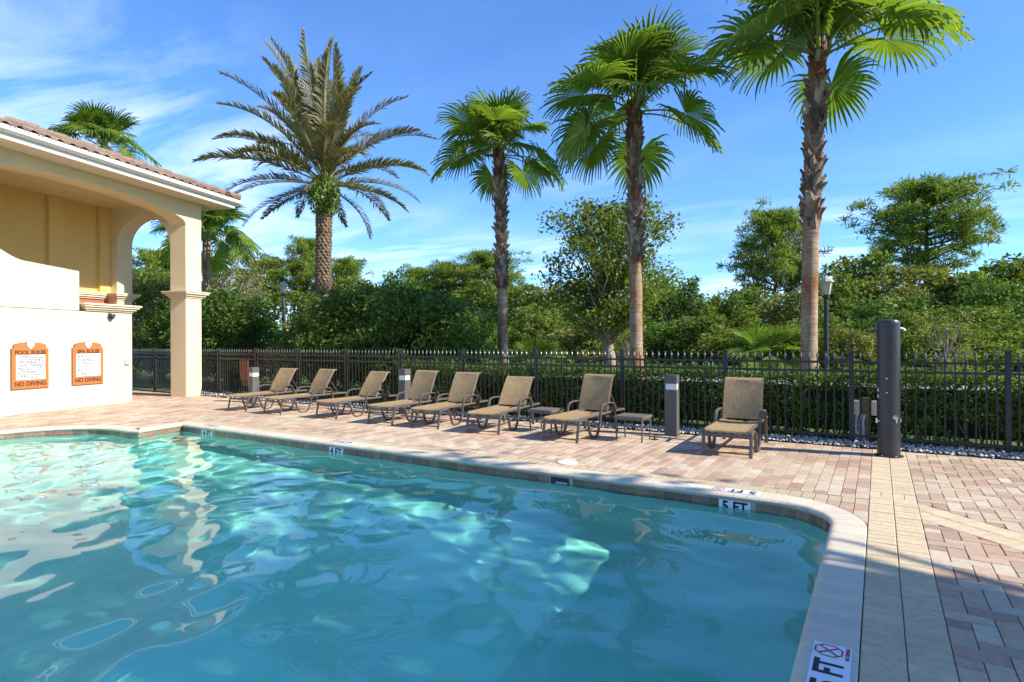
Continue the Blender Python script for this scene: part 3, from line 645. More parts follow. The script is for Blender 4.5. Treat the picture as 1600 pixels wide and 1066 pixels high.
# things fixed to the wall
def rules_sign(yc, title, label):
    e = empty('rules_sign', b_at(-0.35, yc, 1.04), BA); tag(e, label, 'sign', 'rules signs on the clubhouse wall')
    def outline(gw):
        w_, zb, zs = 0.375+gw, -0.50-gw, 0.36
        p = [(-w_, zb), (w_, zb), (w_, zs), (w_-0.045, zs+0.012), (w_-0.045, zs+0.05+gw)]
        p += [((w_-0.045)*math.cos(R(180*i/14)), zs+0.05+gw+0.075*math.sin(R(180*i/14))) for i in range(1, 14)]
        return p+[(-w_+0.045, zs+0.05+gw), (-w_+0.045, zs+0.012), (-w_, zs)]
    MB().prism(outline(0.012), 'x', 0.001, 0.022).build('backing', 'sign_edge', e)
    MB().prism(outline(0.0), 'x', 0.0225, 0.034).build('board', 'sign_orange', e)
    pn = MB().box(0.0345, 0.0365, -0.295, 0.305, -0.305, 0.225).build('panel', 'marker_white', e)
    MB().prism([(-0.088, 0.508), (0, 0.545), (0.088, 0.508), (0.082, 0.415), (0, 0.333), (-0.082, 0.415)], 'x', 0.0342, 0.039).build('crest_rim', 'sign_edge', e)
    sh = MB().prism([(-0.075, 0.50), (0, 0.53), (0.075, 0.50), (0.07, 0.42), (0, 0.35), (-0.07, 0.42)], 'x', 0.0345, 0.042).build('crest', 'marker_white', e)
    ri = MB(); pts = [(0.043, 0.03*math.cos(R(30*i)), 0.445+0.035*math.sin(R(30*i))) for i in range(13)]; ri.tube(pts, 0.004, 5).build('emblem', 'finial_grey', sh)
    def put_text(body, z, size, mat, sx_=1.0, bold=0.003):
        frame_obj('lettering', text_mesh(body, size, mat, 0.001, bold, sx=sx_), (0.0365, 0, z), (0, 1, 0), (0, 0, 1), e)
    put_text(title, 0.275, 0.122, 'brown_ink', 0.92 if len(title) > 9 else 0.95, 0.0065); put_text('NO DIVING', -0.40, 0.132, 'brown_ink', 0.95, 0.0065)
    lr = random.Random(title); z = 0.195; ln = MB()
    for i in range(14):                                             # the small rule lines, too fine to read
        yl = -0.255 if i < 11 else -0.20; end = (0.27 if i < 11 else 0.21)-lr.choice([0, 0, 0.05, 0.15, 0.26])
        while yl < end:
            w_ = lr.uniform(0.018, 0.06); ln.box(0.0367, 0.0375, yl, min(yl+w_, end), z-0.0105, z+0.0105); yl += w_+0.011
        z -= 0.031+(0.012 if i in (1, 4, 6, 8, 10) else 0)
    tag(ln.build('rule_lines', 'black_ink', pn), kind='stuff')
rules_sign(-3.905, 'POOL RULES', 'orange POOL RULES board with white panel on the cream wall')
rules_sign(-2.60, 'SPA RULES', 'orange SPA RULES board with white panel on the cream wall')
e = empty('security_camera', b_at(-0.35, -2.02, 2.20), BA); tag(e, 'small black dome security camera under the wall ledge', 'camera')
MB().lathe([(0.075, -0.03), (0.075, 0.0), (0.07, 0.03), (0.0, 0.032)], 16, 0.078, 0).build('housing', 'tower_charcoal', e, smooth=AUTO)
MB().lathe([(0.001, -0.095), (0.03, -0.088), (0.052, -0.066), (0.058, -0.035)], 16, 0.078, 0).build('dome', 'iron_black', e, smooth=True)
MB().bevel_box(0.001, 0.012, -0.05, 0.05, -0.04, 0.06, 0.003).build('bracket', 'finial_grey', e)
e = empty('outlet_box', b_at(-0.35, -1.56, 1.04), BA); tag(e, 'small cream outlet box low on the clubhouse wall', 'outlet box')
MB().bevel_box(0.001, 0.055, -0.06, 0.06, -0.075, 0.075, 0.008).build('cover', 'box_cream', e); MB().bevel_box(0.0552, 0.062, -0.035, 0.035, -0.05, 0.05, 0.003).build('flap', 'trim_white', e)

# ------------------------------------------------------------------ iron fence
FY = 9.85
fence = empty('iron_fence', (0, FY, 0)); tag(fence, 'black iron picket fence with spear tips behind the loungers', 'fence')
PM = MB().bevel_box(-0.0095, 0.0095, -0.0095, 0.0095, 0.03, 1.245, 0.002).mesh('picket', 'iron_black')
FM = MB().lathe([(0.012, 1.2455), (0.009, 1.262), (0.020, 1.278), (0.011, 1.30), (0.0015, 1.345)], 6).mesh('finial', 'finial_grey')
QM = MB().bevel_box(-0.032, 0.032, -0.032, 0.032, -0.05, 1.335, 0.004).mesh('post', 'iron_black')
CMs = MB().add([(-0.04,-0.04,1.3355),(0.04,-0.04,1.3355),(0.04,0.04,1.3355),(-0.04,0.04,1.3355),(-0.04,-0.04,1.352),(0.04,-0.04,1.352),(0.04,0.04,1.352),(-0.04,0.04,1.352),(0,0,1.372)], [(3,2,1,0),(0,1,5,4),(1,2,6,5),(2,3,7,6),(3,0,4,7),(4,5,8),(5,6,8),(6,7,8),(7,4,8)]).mesh('post_cap', 'iron_black')
PX = [1.42+1.76-1.76*i for i in range(15)]
for x in PX: q = obj('post', QM, fence, (x, 0, 0)); obj('post_cap', CMs, q)
for a, b in zip(PX, PX[1:]):
    for z in (1.185, 1.055, 0.115): MB().bevel_box(b+0.0325, a-0.0325, -0.0135, 0.0135, z-0.017, z+0.017, 0.002).build('rail', 'iron_black', fence)
    for i in range(1, 16): q = obj('picket', PM, fence, (a+(b-a)*i/16, 0.0, 0)); obj('finial', FM, q)
# notice board wired to the far side of the fence
e = empty('notice_board', (-15.05, FY+0.05, 0)); tag(e, 'terracotta notice board fixed behind the fence near the column', 'sign')
MB().bevel_box(-0.19, 0.19, 0.0, 0.02, 0.47, 1.04, 0.004).build('board', 'notice_red', e)
MB().bevel_box(-0.16, 0.16, 0.021, 0.035, 0.3, 1.0, 0.004).build('brace', 'post_wood', e)

# ------------------------------------------------------------------ bollard lights
def bollard(x, y, h_, rz, label):
    e = empty('bollard_light', (x, y, 0), rz); tag(e, label, 'light', 'bollard lights in front of the fence')
    MB().bevel_box(-0.112, 0.112, -0.112, 0.112, -0.005, 0.016, 0.004).build('base_plate', 'bollard_grey', e)
    MB().bevel_box(-0.095, 0.095, -0.095, 0.095, 0.0165, h_-0.235, 0.006).build('body', 'bollard_grey', e)
    MB().bevel_box(-0.082, 0.082, -0.082, 0.082, h_-0.2345, h_-0.136, 0.004).build('lens', 'lens_white', e)
    lv = MB()
    for sx_ in (-0.09, 0.09):
        for sy_ in (-0.09, 0.09): lv.box(sx_-0.005, sx_+0.005, sy_-0.005, sy_+0.005, h_-0.2345, h_-0.1355)
    lv.build('corner_bars', 'bollard_grey', e)
    MB().lathe([(0.055, h_-0.232), (0.0835, h_-0.20)], 4).build('reflector', 'chrome', e)
    MB().bevel_box(-0.097, 0.097, -0.097, 0.097, h_-0.135, h_, 0.008).build('cap', 'bollard_grey', e)
bollard(-2.80, 9.27, 0.965, R(3), 'grey square bollard light between side table and single lounger')
bollard(-8.47, 9.25, 0.945, R(0), 'grey bollard light behind the third and fourth loungers')
bollard(-13.42, 9.10, 0.89, R(-4), 'grey bollard light beside the farthest lounger near the clubhouse column')

# ------------------------------------------------------------------ sling loungers
def smooth_path(pts, it=2):
    for _ in range(it):
        q = [pts[0]]
        for a, b in zip(pts, pts[1:]): q += [(a[0]*0.75+b[0]*0.25, a[1]*0.75+b[1]*0.25), (a[0]*0.25+b[0]*0.75, a[1]*0.25+b[1]*0.75)]
        pts = q+[pts[-1]]
    return pts
def bar(mb, path, xc, wx, th):
    """Flat rounded bar swept along a (y,z) path."""
    n_ = len(path); sec = [(-1, -0.5), (-0.6, -1), (0.6, -1), (1, -0.5), (1, 0.5), (0.6, 1), (-0.6, 1), (-1, 0.5)]; vs = []; fs = []
    for i, p in enumerate(path):
        a, b = path[max(i-1, 0)], path[min(i+1, n_-1)]; ty, tz = b[0]-a[0], b[1]-a[1]; L = math.hypot(ty, tz) or 1; ny, nz_ = -tz/L, ty/L
        for sx_, st in sec: vs.append((xc+sx_*wx/2, p[0]+ny*st*th/2, p[1]+nz_*st*th/2))
    for i in range(n_-1):
        for j in range(8): fs.append((i*8+j, i*8+(j+1) % 8, (i+1)*8+(j+1) % 8, (i+1)*8+j))
    fs += [tuple(range(7, -1, -1)), tuple((n_-1)*8+j for j in range(8))]; return mb.add(vs, fs)
SIDE = smooth_path([(-0.01, 0.0), (0.03, 0.20), (0.06, 0.31), (0.17, 0.318), (0.30, 0.312), (0.36, 0.22), (0.42, 0.05), (0.50, 0.006), (0.60, 0.006), (0.68, 0.06), (0.75, 0.27), (0.79, 0.47), (0.90, 0.505), (1.18, 0.50), (1.27, 0.47), (1.32, 0.22), (1.37, 0.0)])
SIDE_M = MB(); bar(SIDE_M, SIDE, 0, 0.045, 0.024); SIDE_M = SIDE_M.mesh('side_frame', 'frame_bronze', smooth=AUTO)
RAIL = smooth_path([(-0.03, 0.325), (0.02, 0.338), (0.5, 0.338), (1.2, 0.342), (1.62, 0.345), (1.74, 0.335)], 1)
RAIL_M = MB(); bar(RAIL_M, RAIL, 0, 0.026, 0.036); RAIL_M = RAIL_M.mesh('seat_rail', 'frame_bronze', smooth=AUTO)
CROSS = MB().tube([(-0.285, 0, 0), (0.285, 0, 0)], 0.011, 8).mesh('stretcher', 'frame_bronze', smooth=AUTO)
CROSS2 = MB().bevel_box(-0.285, 0.285, -0.012, 0.012, -0.02, 0.02, 0.004).mesh('stretcher', 'frame_bronze')
def sheet(name, path, hw, sag, th=0.006):
    nx = 10; vs = []; fs = []
    for lay in (0, -th):
        for p, nrm, sg in path:
            for i in range(nx+1): q = i/nx*2-1; d_ = -sag*sg*(1-q*q)+lay; vs.append((q*hw, p[0]+nrm[0]*d_, p[1]+nrm[1]*d_))
    m_ = len(path); W_ = nx+1
    for L_ in range(2):
        for j in range(m_-1):
            for i in range(nx): b = L_*m_*W_; f = (b+j*W_+i, b+j*W_+i+1, b+(j+1)*W_+i+1, b+(j+1)*W_+i); fs.append(f if L_ == 0 else f[::-1])
    B = m_*W_
    for j in range(m_-1): fs += [(j*W_, (j+1)*W_, B+(j+1)*W_, B+j*W_), (j*W_+nx, B+j*W_+nx, B+(j+1)*W_+nx, (j+1)*W_+nx)]
    for i in range(nx): fs += [(i, B+i, B+i+1, i+1), ((m_-1)*W_+i, (m_-1)*W_+i+1, B+(m_-1)*W_+i+1, B+(m_-1)*W_+i)]
    return MB().add(vs, fs).mesh(name, 'sling', smooth=AUTO)
def with_normals(pts, sag):
    out = []
    for i, p in enumerate(pts):
        a, b = pts[max(i-1, 0)], pts[min(i+1, len(pts)-1)]; ty, tz = b[0]-a[0], b[1]-a[1]; L = math.hypot(ty, tz); out.append((p, (-tz/L, ty/L), sag(i/(len(pts)-1))))
    return out
seat_pts = [(-0.035, 0.315), (-0.03, 0.335), (0.0, 0.352)]+[(0.02+i*0.09, 0.356) for i in range(12)]
SEAT_M = sheet('seat_sling', with_normals(seat_pts, lambda t_: min(1, 4*t_)), 0.268, 0.012)
back_pts = [(0.0, 0.014)]+[(0.06*i, 0.016+0.012*math.sin(i/9*3.14)) for i in range(1, 10)]+[(0.585, 0.010), (0.615, -0.008), (0.635, -0.036), (0.640, -0.068)]
BACK_M = sheet('back_sling', with_normals(back_pts, lambda t_: 1 if t_ < 0.7 else 0.2), 0.262, 0.014)
BF = MB()
for s_ in (-1, 1): bar(BF, smooth_path([(-0.02, 0.0), (0.30, 0.004), (0.57, 0.0), (0.61, -0.02), (0.63, -0.06)], 1), s_*0.262, 0.024, 0.030)
BF.tube([(-0.262, 0.63, -0.06), (0.262, 0.63, -0.06)], 0.012, 8); BF.tube([(-0.262, 0.02, -0.01), (0.262, 0.02, -0.01)], 0.012, 8); BF_M = BF.mesh('back_frame', 'frame_bronze', smooth=AUTO)
def lounger(x, y, rz, tilt, label):
    e = empty('sun_lounger', (x, y, 0.001), rz); tag(e, label, 'lounger', 'sling loungers on the pool deck')
    for s_ in (-1, 1): obj('side_frame', SIDE_M, e, (s_*0.298, 0, 0)); obj('seat_rail', RAIL_M, e, (s_*0.270, 0, 0))
    obj('stretcher', CROSS, e, (0, 0.0, 0.045)); obj('stretcher', CROSS2, e, (0, 0.045, 0.262)); obj('stretcher', CROSS2, e, (0, 1.72, 0.337)); obj('stretcher', CROSS2, e, (0, 0.72, 0.30))
    obj('seat_sling', SEAT_M, e)
    f = obj('back_frame', BF_M, e, (0, 1.09, 0.365)); f.rotation_euler.x = R(tilt)
    g = obj('back_sling', BACK_M, f)
    th = R(tilt); py, pz = 1.09+0.36*math.cos(th), 0.365+0.36*math.sin(th)
    pr = MB()
    for s_ in (-1, 1): pr.tube([(s_*0.235, py, pz), (s_*0.235, 1.52, 0.35)], 0.008, 6)
    pr.tube([(-0.235, 1.52, 0.35), (0.235, 1.52, 0.35)], 0.008, 6); pr.build('back_prop', 'frame_bronze', e, smooth=AUTO)
ord_ = ['farthest lounger from us, beside the bollard light near the column', 'second lounger from the clubhouse column in the row', 'third lounger from the clubhouse column in the row, left of a bollard',
        'fourth lounger from the clubhouse column, just right of the middle bollard', 'fifth lounger from the clubhouse column in the row', 'lounger with the lowest backrest, left of the small side table', 'upright lounger standing between the two side tables']
spots = [(-12.02, 7.74, 4, 59), (-10.83, 7.77, -3, 60), (-9.25, 7.85, -1, 56), (-7.76, 7.82, 1, 66), (-6.73, 7.85, 3, 63), (-5.50, 7.86, 6, 54), (-4.08, 7.86, -3, 70)]
for (x, y, rz, tl), lb in zip(spots, ord_): lounger(x, y, R(rz), tl, 'tan sling '+lb)
lounger(-1.685, 7.935, R(1), 71, 'tan sling lounger standing alone right of the near bollard light')

# ------------------------------------------------------------------ side tables
def side_table(x, y, rz, label):
    e = empty('side_table', (x, y, 0.001), rz); tag(e, label, 'table', 'small side tables beside the loungers')
    MB().bevel_box(-0.235, 0.235, -0.22, 0.22, 0.345, 0.38, 0.012).build('tabletop', 'table_top', e)
    MB().bevel_box(-0.215, 0.215, -0.20, 0.20, 0.318, 0.3445, 0.006).build('apron', 'frame_bronze', e)
    for sx_ in (-1, 1):
        for sy_ in (-1, 1):
            MB().tube([(sx_*0.15, sy_*0.16, 0.328), (sx_*0.19, sy_*0.175, 0.325), (sx_*0.205, sy_*0.18, 0.30), (sx_*0.205, sy_*0.18, 0.16), (sx_*0.195, sy_*0.175, 0.0)], 0.013, 8).build('leg', 'frame_bronze', e, smooth=AUTO)
side_table(-3.17, 8.53, R(0), 'small bronze side table right of the upright lounger')
side_table(-4.73, 8.62, R(-2), 'small bronze side table left of the upright lounger')
# umbrella foot plate by the table
MB().lathe([(0.055, 0.001), (0.055, 0.008), (0.02, 0.012), (0.013, 0.02), (0.013, 0.06)], 14).build('deck_socket', 'iron_black', deck, loc=(-2.90, 8.72, 0.0))

# ------------------------------------------------------------------ shower tower
e = empty('shower_tower', (0.105, 9.04, 0)); tag(e, 'charcoal cylindrical shower tower on the paver deck', 'shower')
MB().lathe([(0.165, -0.005), (0.165, 0.010), (0.158, 0.014), (0.131, 0.0145)], 32).build('base_flange', 'tower_charcoal', e, smooth=AUTO)
for i in range(6): MB().lathe([(0.009, 0.0142), (0.009, 0.024), (0.0, 0.0245)], 6, 0.148*math.cos(R(60*i)), 0.148*math.sin(R(60*i))).build('bolt', 'chrome', e)
MB().lathe([(0.130, 0.015), (0.130, 1.70)], 32).build('body', 'tower_charcoal', e, smooth=AUTO)
MB().lathe([(0.134, 1.7005), (0.134, 1.735), (0.124, 1.755), (0.09, 1.77), (0.0, 1.775)], 32).build('cap', 'tower_charcoal', e, smooth=AUTO)
for s_ in (-1, 1):
    c0 = Vector((s_*math.cos(YAW), s_*math.sin(YAW), 0)); hd = MB()
    hd.tube([c0*0.128+Vector((0, 0, 1.655)), c0*0.165+Vector((0, 0, 1.66)), c0*0.185+Vector((0, 0, 1.645))], 0.012, 8); hd.tube([c0*0.18+Vector((0, 0, 1.655)), c0*0.205+Vector((0, 0, 1.625))], [0.02, 0.028], 10)
    hd.build('shower_head', 'chrome', e, smooth=AUTO)
    kb = MB(); kb.tube([c0*0.128+Vector((0, 0, 0.46)), c0*0.16+Vector((0, 0, 0.46))], [0.02, 0.014], 10); kb.tube([c0*0.155+Vector((0, 0, 0.43)), c0*0.155+Vector((0, 0, 0.49))], 0.012, 8); kb.build('tap', 'chrome', e, smooth=AUTO)
    hg = MB()
    for z in (0.78, 0.86): hg.tube([c0*0.127+Vector((0, 0, z-0.02)), c0*0.142+Vector((0, 0, z)), c0*0.127+Vector((0, 0, z+0.02))], 0.008, 6)
    hg.build('hook', 'chrome', e, smooth=AUTO)
tc_ = Vector((math.sin(YAW)*1.0, -math.cos(YAW), 0)); kb = MB()
kb.tube([tc_*0.126+Vector((0, 0, 0.51)), tc_*0.134+Vector((0, 0, 0.51))], 0.032, 16); kb.tube([tc_*0.134+Vector((0, 0, 0.51)), tc_*0.17+Vector((0, 0, 0.51))], [0.016, 0.02], 12); kb.tube([tc_*0.16+Vector((0, 0, 0.515)), tc_*0.165+Vector((0, 0, 0.45))], [0.012, 0.010], 8)
kb.build('valve_handle', 'chrome', e, smooth=AUTO)
rt_ = Vector((math.cos(YAW), math.sin(YAW), 0))
for dx, z in ((-0.085, 0.83), (-0.085, 1.01), (0.095, 0.83), (0.095, 1.01)):
    q = math.sqrt(0.130**2-dx*dx); c0 = rt_*dx+tc_*q; MB().tube([c0*0.985+Vector((0, 0, z)), c0*1.04+Vector((0, 0, z))], 0.009, 8).build('screw', 'chrome', e)
pl = MB(); 
for i in range(5):
    pass
c0 = rt_*0.086+tc_*0.0985; c1 = rt_*0.102+tc_*0.083
pl.prism([(c0.x*1.01, c0.y*1.01), (c1.x*1.01, c1.y*1.01), (c1.x*1.05, c1.y*1.05), (c0.x*1.05, c0.y*1.05)], 'z', 0.84, 1.0); pl.build('access_plate', 'iron_black', e)

# ------------------------------------------------------------------ utility post with boxes and conduits behind the tower
e = empty('utility_post', (-0.16, 9.99, 0)); tag(e, 'wooden utility post with cream boxes and grey conduits behind fence', 'utility post')
MB().bevel_box(-0.055, 0.055, 0.0, 0.09, -0.1, 0.66, 0.005).build('post', 'post_wood', e)
for x in (-0.135, 0.135):
    bx_ = MB().bevel_box(x-0.07, x+0.07, -0.03, 0.06, 0.41, 0.62, 0.008).build('junction_box', 'box_cream', e); MB().bevel_box(x-0.062, x+0.062, -0.038, -0.0305, 0.42, 0.61, 0.003).build('cover', 'box_cream', bx_)
for x in (-0.17, -0.12, -0.07, -0.03):
    MB().tube([(x, -0.01, -0.05), (x-0.01, -0.01, 0.30), (x, -0.01, 0.37), (x+0.015, 0.0, 0.415)], 0.019, 10).build('conduit', 'pvc_grey', e, smooth=AUTO)

# ------------------------------------------------------------------ street lamps
def street_lamp(x, y, h_, label, brace=False):
    e = empty('street_lamp', (x, y, -0.02)); tag(e, label, 'street lamp', 'lantern street lamps beyond the fence')
    MB().lathe([(0.11, 0), (0.11, 0.25), (0.07, 0.32), (0.062, 0.9), (0.052, h_-0.62), (0.085, h_-0.58), (0.085, h_-0.53), (0.06, h_-0.51)], 16).build('pole', 'iron_black', e, smooth=AUTO)
    ln = MB().lathe([(0.075, h_-0.509), (0.088, h_-0.50), (0.145, h_-0.19)], 8).build('lantern', 'lamp_glass', e)
    rb = MB()
    for i in range(8): a = R(45*i); rb.tube([(0.091*math.cos(a), 0.091*math.sin(a), h_-0.505), (0.149*math.cos(a), 0.149*math.sin(a), h_-0.19)], 0.007, 5)
    rb.build('ribs', 'lamp_roof', ln); MB().lathe([(0.185, h_-0.189), (0.185, h_-0.165), (0.12, h_-0.09), (0.05, h_-0.035), (0.02, h_-0.03), (0.02, h_), (0.0, h_+0.01)], 8).build('lantern_roof', 'lamp_roof', e)
    if brace: MB().tube([(0.04, -0.03, h_-0.6), (0.55, -0.1, 0.2)], 0.028, 6).build('brace', 'post_wood', e)
street_lamp(-20.67, 15.37, 4.05, 'lantern street lamp rising from the bushes left of the date palm', True)
street_lamp(-1.139, 16.985, 3.2, 'lantern street lamp right of the tallest fan palm trunk')

# ------------------------------------------------------------------ foliage generators
def leaves(cent, size, rs, out=None, bias=0.6, aspect=0.5, tint0=0.35, tspread=0.3, tdir=None):
    """Diamond leaves at points cent (n,3); out = preferred normal."""
    n_ = len(cent); size = np.broadcast_to(size, (n_,))*rs.uniform(0.7, 1.3, n_)
    nr = rs.normal(size=(n_, 3)); nr /= np.linalg.norm(nr, axis=1)[:, None]+1e-9
    if out is not None: nr = nr*(1-bias)+out*bias
    nr /= np.linalg.norm(nr, axis=1)[:, None]+1e-9
    tg = rs.normal(size=(n_, 3)); 
    if tdir is not None: tg = tg*0.5+tdir
    tg -= nr*(tg*nr).sum(1)[:, None]; tg /= np.linalg.norm(tg, axis=1)[:, None]+1e-9
    bt = np.cross(nr, tg); L = size[:, None]; W_ = L*aspect*0.5
    V = np.stack([cent-tg*L*0.5, cent+bt*W_-nr*L*0.06, cent+tg*L*0.5-nr*L*0.12, cent-bt*W_-nr*L*0.06], 1)
    ti = np.clip(tint0+rs.normal(0, tspread*0.5, n_), 0, 1)
    return V.reshape(-1, 3), np.arange(4*n_).reshape(-1, 4), np.repeat(ti, 4)
def join(parts):
    vs, fs, ts, o_ = [], [], [], 0
    for v, f, t_ in parts: vs.append(v); fs.append(f+o_); ts.append(t_); o_ += len(v)
    return np.concatenate(vs), np.concatenate(fs), np.concatenate(ts)
def blob_points(blobs, per_area, rs, shell=0.55):
    P, O, T = [], [], []
    for (c_, r3, tv) in blobs:
        r3 = np.array(r3); n_ = max(12, int(per_area*4*math.pi*float(np.prod(r3))**(2/3)))
        d = rs.normal(size=(n_, 3)); d /= np.linalg.norm(d, axis=1)[:, None]; rr = 1-shell*rs.random(n_)**1.8
        P.append(np.array(c_)+d*rr[:, None]*r3*(1+0.22*np.sin(d[:, 0:1]*5+tv*9)+0.15*np.sin(d[:, 2:3]*7+tv*5))); dd = d/r3; O.append(dd/np.linalg.norm(dd, axis=1)[:, None]); T.append(np.full(n_, tv))
    return np.concatenate(P), np.concatenate(O), np.concatenate(T)
def limb_mesh(name, paths, mat):
    mb = MB()
    for pts, r0, r1 in paths: mb.tube(pts, [r0+(r1-r0)*i/(len(pts)-1) for i in range(len(pts))], 7)
    return mb.mesh(name, mat, smooth=True, fix=False)
def wiggle(a, b, rd, amt, n_=5):
    a, b = Vector(a), Vector(b); L = (b-a).length
    return [a.lerp(b, i/(n_-1))+(Vector((rd.uniform(-1, 1), rd.uniform(-1, 1), rd.uniform(-0.6, 0.6)))*amt*L if 0 < i < n_-1 else Vector()) for i in range(n_)]
def broad_variant(seed, rx, h_, zlow, nb, size, dens, mat, droop=0.0, cone=False, airy=False, bark='bark_grey'):
    """Unit tree: returns (crown mesh, trunk mesh); crown spreads rx, height h_, lowest foliage zlow."""
    rs = np.random.default_rng(seed); rd = random.Random(seed); blobs = []; tips = []
    for i in range(nb):
        a = i*2.399+rd.uniform(-0.4, 0.4); f = (i+0.5)/nb; z = zlow+(h_-zlow)*(0.06+0.88*f)
        if cone: rr = rx*(1-f)**0.7
        else: q = (z-(zlow+h_)/2)/((h_-zlow)/2); rr = rx*math.sqrt(max(0.03, 1-abs(q)**2.3))
        rad = rd.uniform(0.16, 0.34)*rx*(0.8 if cone else 1)*(0.62 if airy else 1); k_ = rd.uniform(0.35, 0.95) if i % 4 else rd.uniform(0.0, 0.4)
        c_ = (math.cos(a)*rr*k_, math.sin(a)*rr*k_, z); blobs.append((c_, (rad*rd.uniform(0.95, 1.4), rad*rd.uniform(0.95, 1.4), rad*rd.uniform(0.6, 0.9)), rd.uniform(0, 1))); tips.append(c_)
    P, O, T = blob_points(blobs, dens, rs); 
    if airy: P += rs.normal(0, 0.12*rx*0.5, P.shape)*np.array([1, 1, 0.7])
    P[:, 2] = np.maximum(P[:, 2], 0.03)
    v, f, t_ = leaves(P, size, rs, O, 0.45, 0.55, 0.40, 0.42, np.array([0, 0, -droop])); t_ = np.clip(t_+(np.repeat(T, 4)-0.5)*0.35, 0, 1)
    crown = np_mesh('crown', v, f, mat, t_)
    tr = rx*0.055+0.02; paths = [(wiggle((0, 0, -0.1), (rd.uniform(-0.1, 0.1)*rx, rd.uniform(-0.1, 0.1)*rx, zlow+(h_-zlow)*0.72), rd, 0.02, 6), tr*1.5, tr*0.4)]
    for c_ in tips[::2 if not airy else 1]: z0 = max(0.15*h_, zlow*0.8, c_[2]*0.55); paths.append((wiggle((0, 0, z0), c_, rd, 0.07), tr*(0.26 if airy else 0.4), tr*0.06))
    return crown, limb_mesh('trunk', paths, bark)
def pine_variant(seed, rx, h_, zlow, nb, moss=False, mat='leaf_pine'):
    rs = np.random.default_rng(seed); rd = random.Random(seed); cent = []; paths = [(wiggle((0, 0, -0.1), (0.2, 0.1, h_*0.96), rd, 0.012, 8), h_*0.022, h_*0.006)]; ends = []
    for i in range(nb):
        f = (i+0.5)/nb; z = zlow+(h_-zlow)*f; a = i*2.399+rd.uniform(-0.5, 0.5); rr = rx*(0.30+0.75*math.sin(math.pi*min(1, 0.18+0.80*f)))*rd.uniform(0.6, 1.05)*(1.0 if f < 0.9 else 0.6)
        z1 = min(h_, z+rr*rd.uniform(0.05, 0.42)); e_ = Vector((math.cos(a)*rr, math.sin(a)*rr, z1)); p0 = Vector((0, 0, z)); pts = wiggle(p0, e_, rd, 0.06, 5); paths.append((pts, h_*0.007, h_*0.0018)); ends.append(e_)
        for j in range(rd.randint(5, 9)):
            t_ = rd.uniform(0.4, 1.05); q = p0.lerp(e_, t_)+Vector((rd.uniform(-1, 1), rd.uniform(-1, 1), rd.uniform(-0.9, 1.3)))*rr*0.30; cent.append(tuple(q))
    cent += [(rd.uniform(-0.3, 0.3)*rx, rd.uniform(-0.3, 0.3)*rx, h_-rd.uniform(0, 0.14)*h_) for _ in range(8)]
    cent = np.array(cent); k_ = 64; tr = rx*0.14
    d = rs.normal(size=(len(cent), k_, 3)); d[..., 2] = d[..., 2]*0.6+0.25; d /= np.linalg.norm(d, axis=2)[..., None]
    P = (cent[:, None]+d*tr*rs.uniform(0.35, 1.15, (len(cent), k_, 1))*np.array([1.2, 1.2, 0.75])).reshape(-1, 3); D_ = d.reshape(-1, 3); tv = np.repeat(rs.uniform(0, 1, len(cent)), k_)
    v, f, t_ = leaves(P, rx*0.11, rs, None, 0, 0.17, 0.45, 0.35, D_*1.8); t_ = np.clip(t_+(np.repeat(tv, 4)-0.5)*0.3, 0, 1)
    crown = np_mesh('crown', v, f, mat, t_); ms_ = None
    if moss:
        P2 = []
        for e_ in ends[:int(nb*0.55)]:
            for j in range(14): q = Vector((0, 0, e_.z*0.96)).lerp(e_, rd.uniform(0.4, 1)); L = rd.uniform(0.2, 0.9); P2 += [(q.x+rd.uniform(-0.1, 0.1), q.y+rd.uniform(-0.1, 0.1), q.z-L*rd.random()) for _ in range(8)]
        v, f, t_ = leaves(np.array(P2), 0.28, rs, None, 0, 0.22, 0.5, 0.3, np.array([0, 0, -3.0])); ms_ = np_mesh('spanish_moss', v, f, 'moss', t_)
    return crown, limb_mesh('trunk', paths, 'bark'), ms_
def tree(name, var, loc, sc, rz, label, cat, group):
    e = empty(name, loc, rz); e.scale = sc if isinstance(sc, tuple) else (sc, sc, sc); tag(e, label, cat, group)
    obj('trunk', var[1], e); obj('crown', var[0], e)
    if len(var) > 2 and var[2]: obj('spanish_moss', var[2], e)
    return e

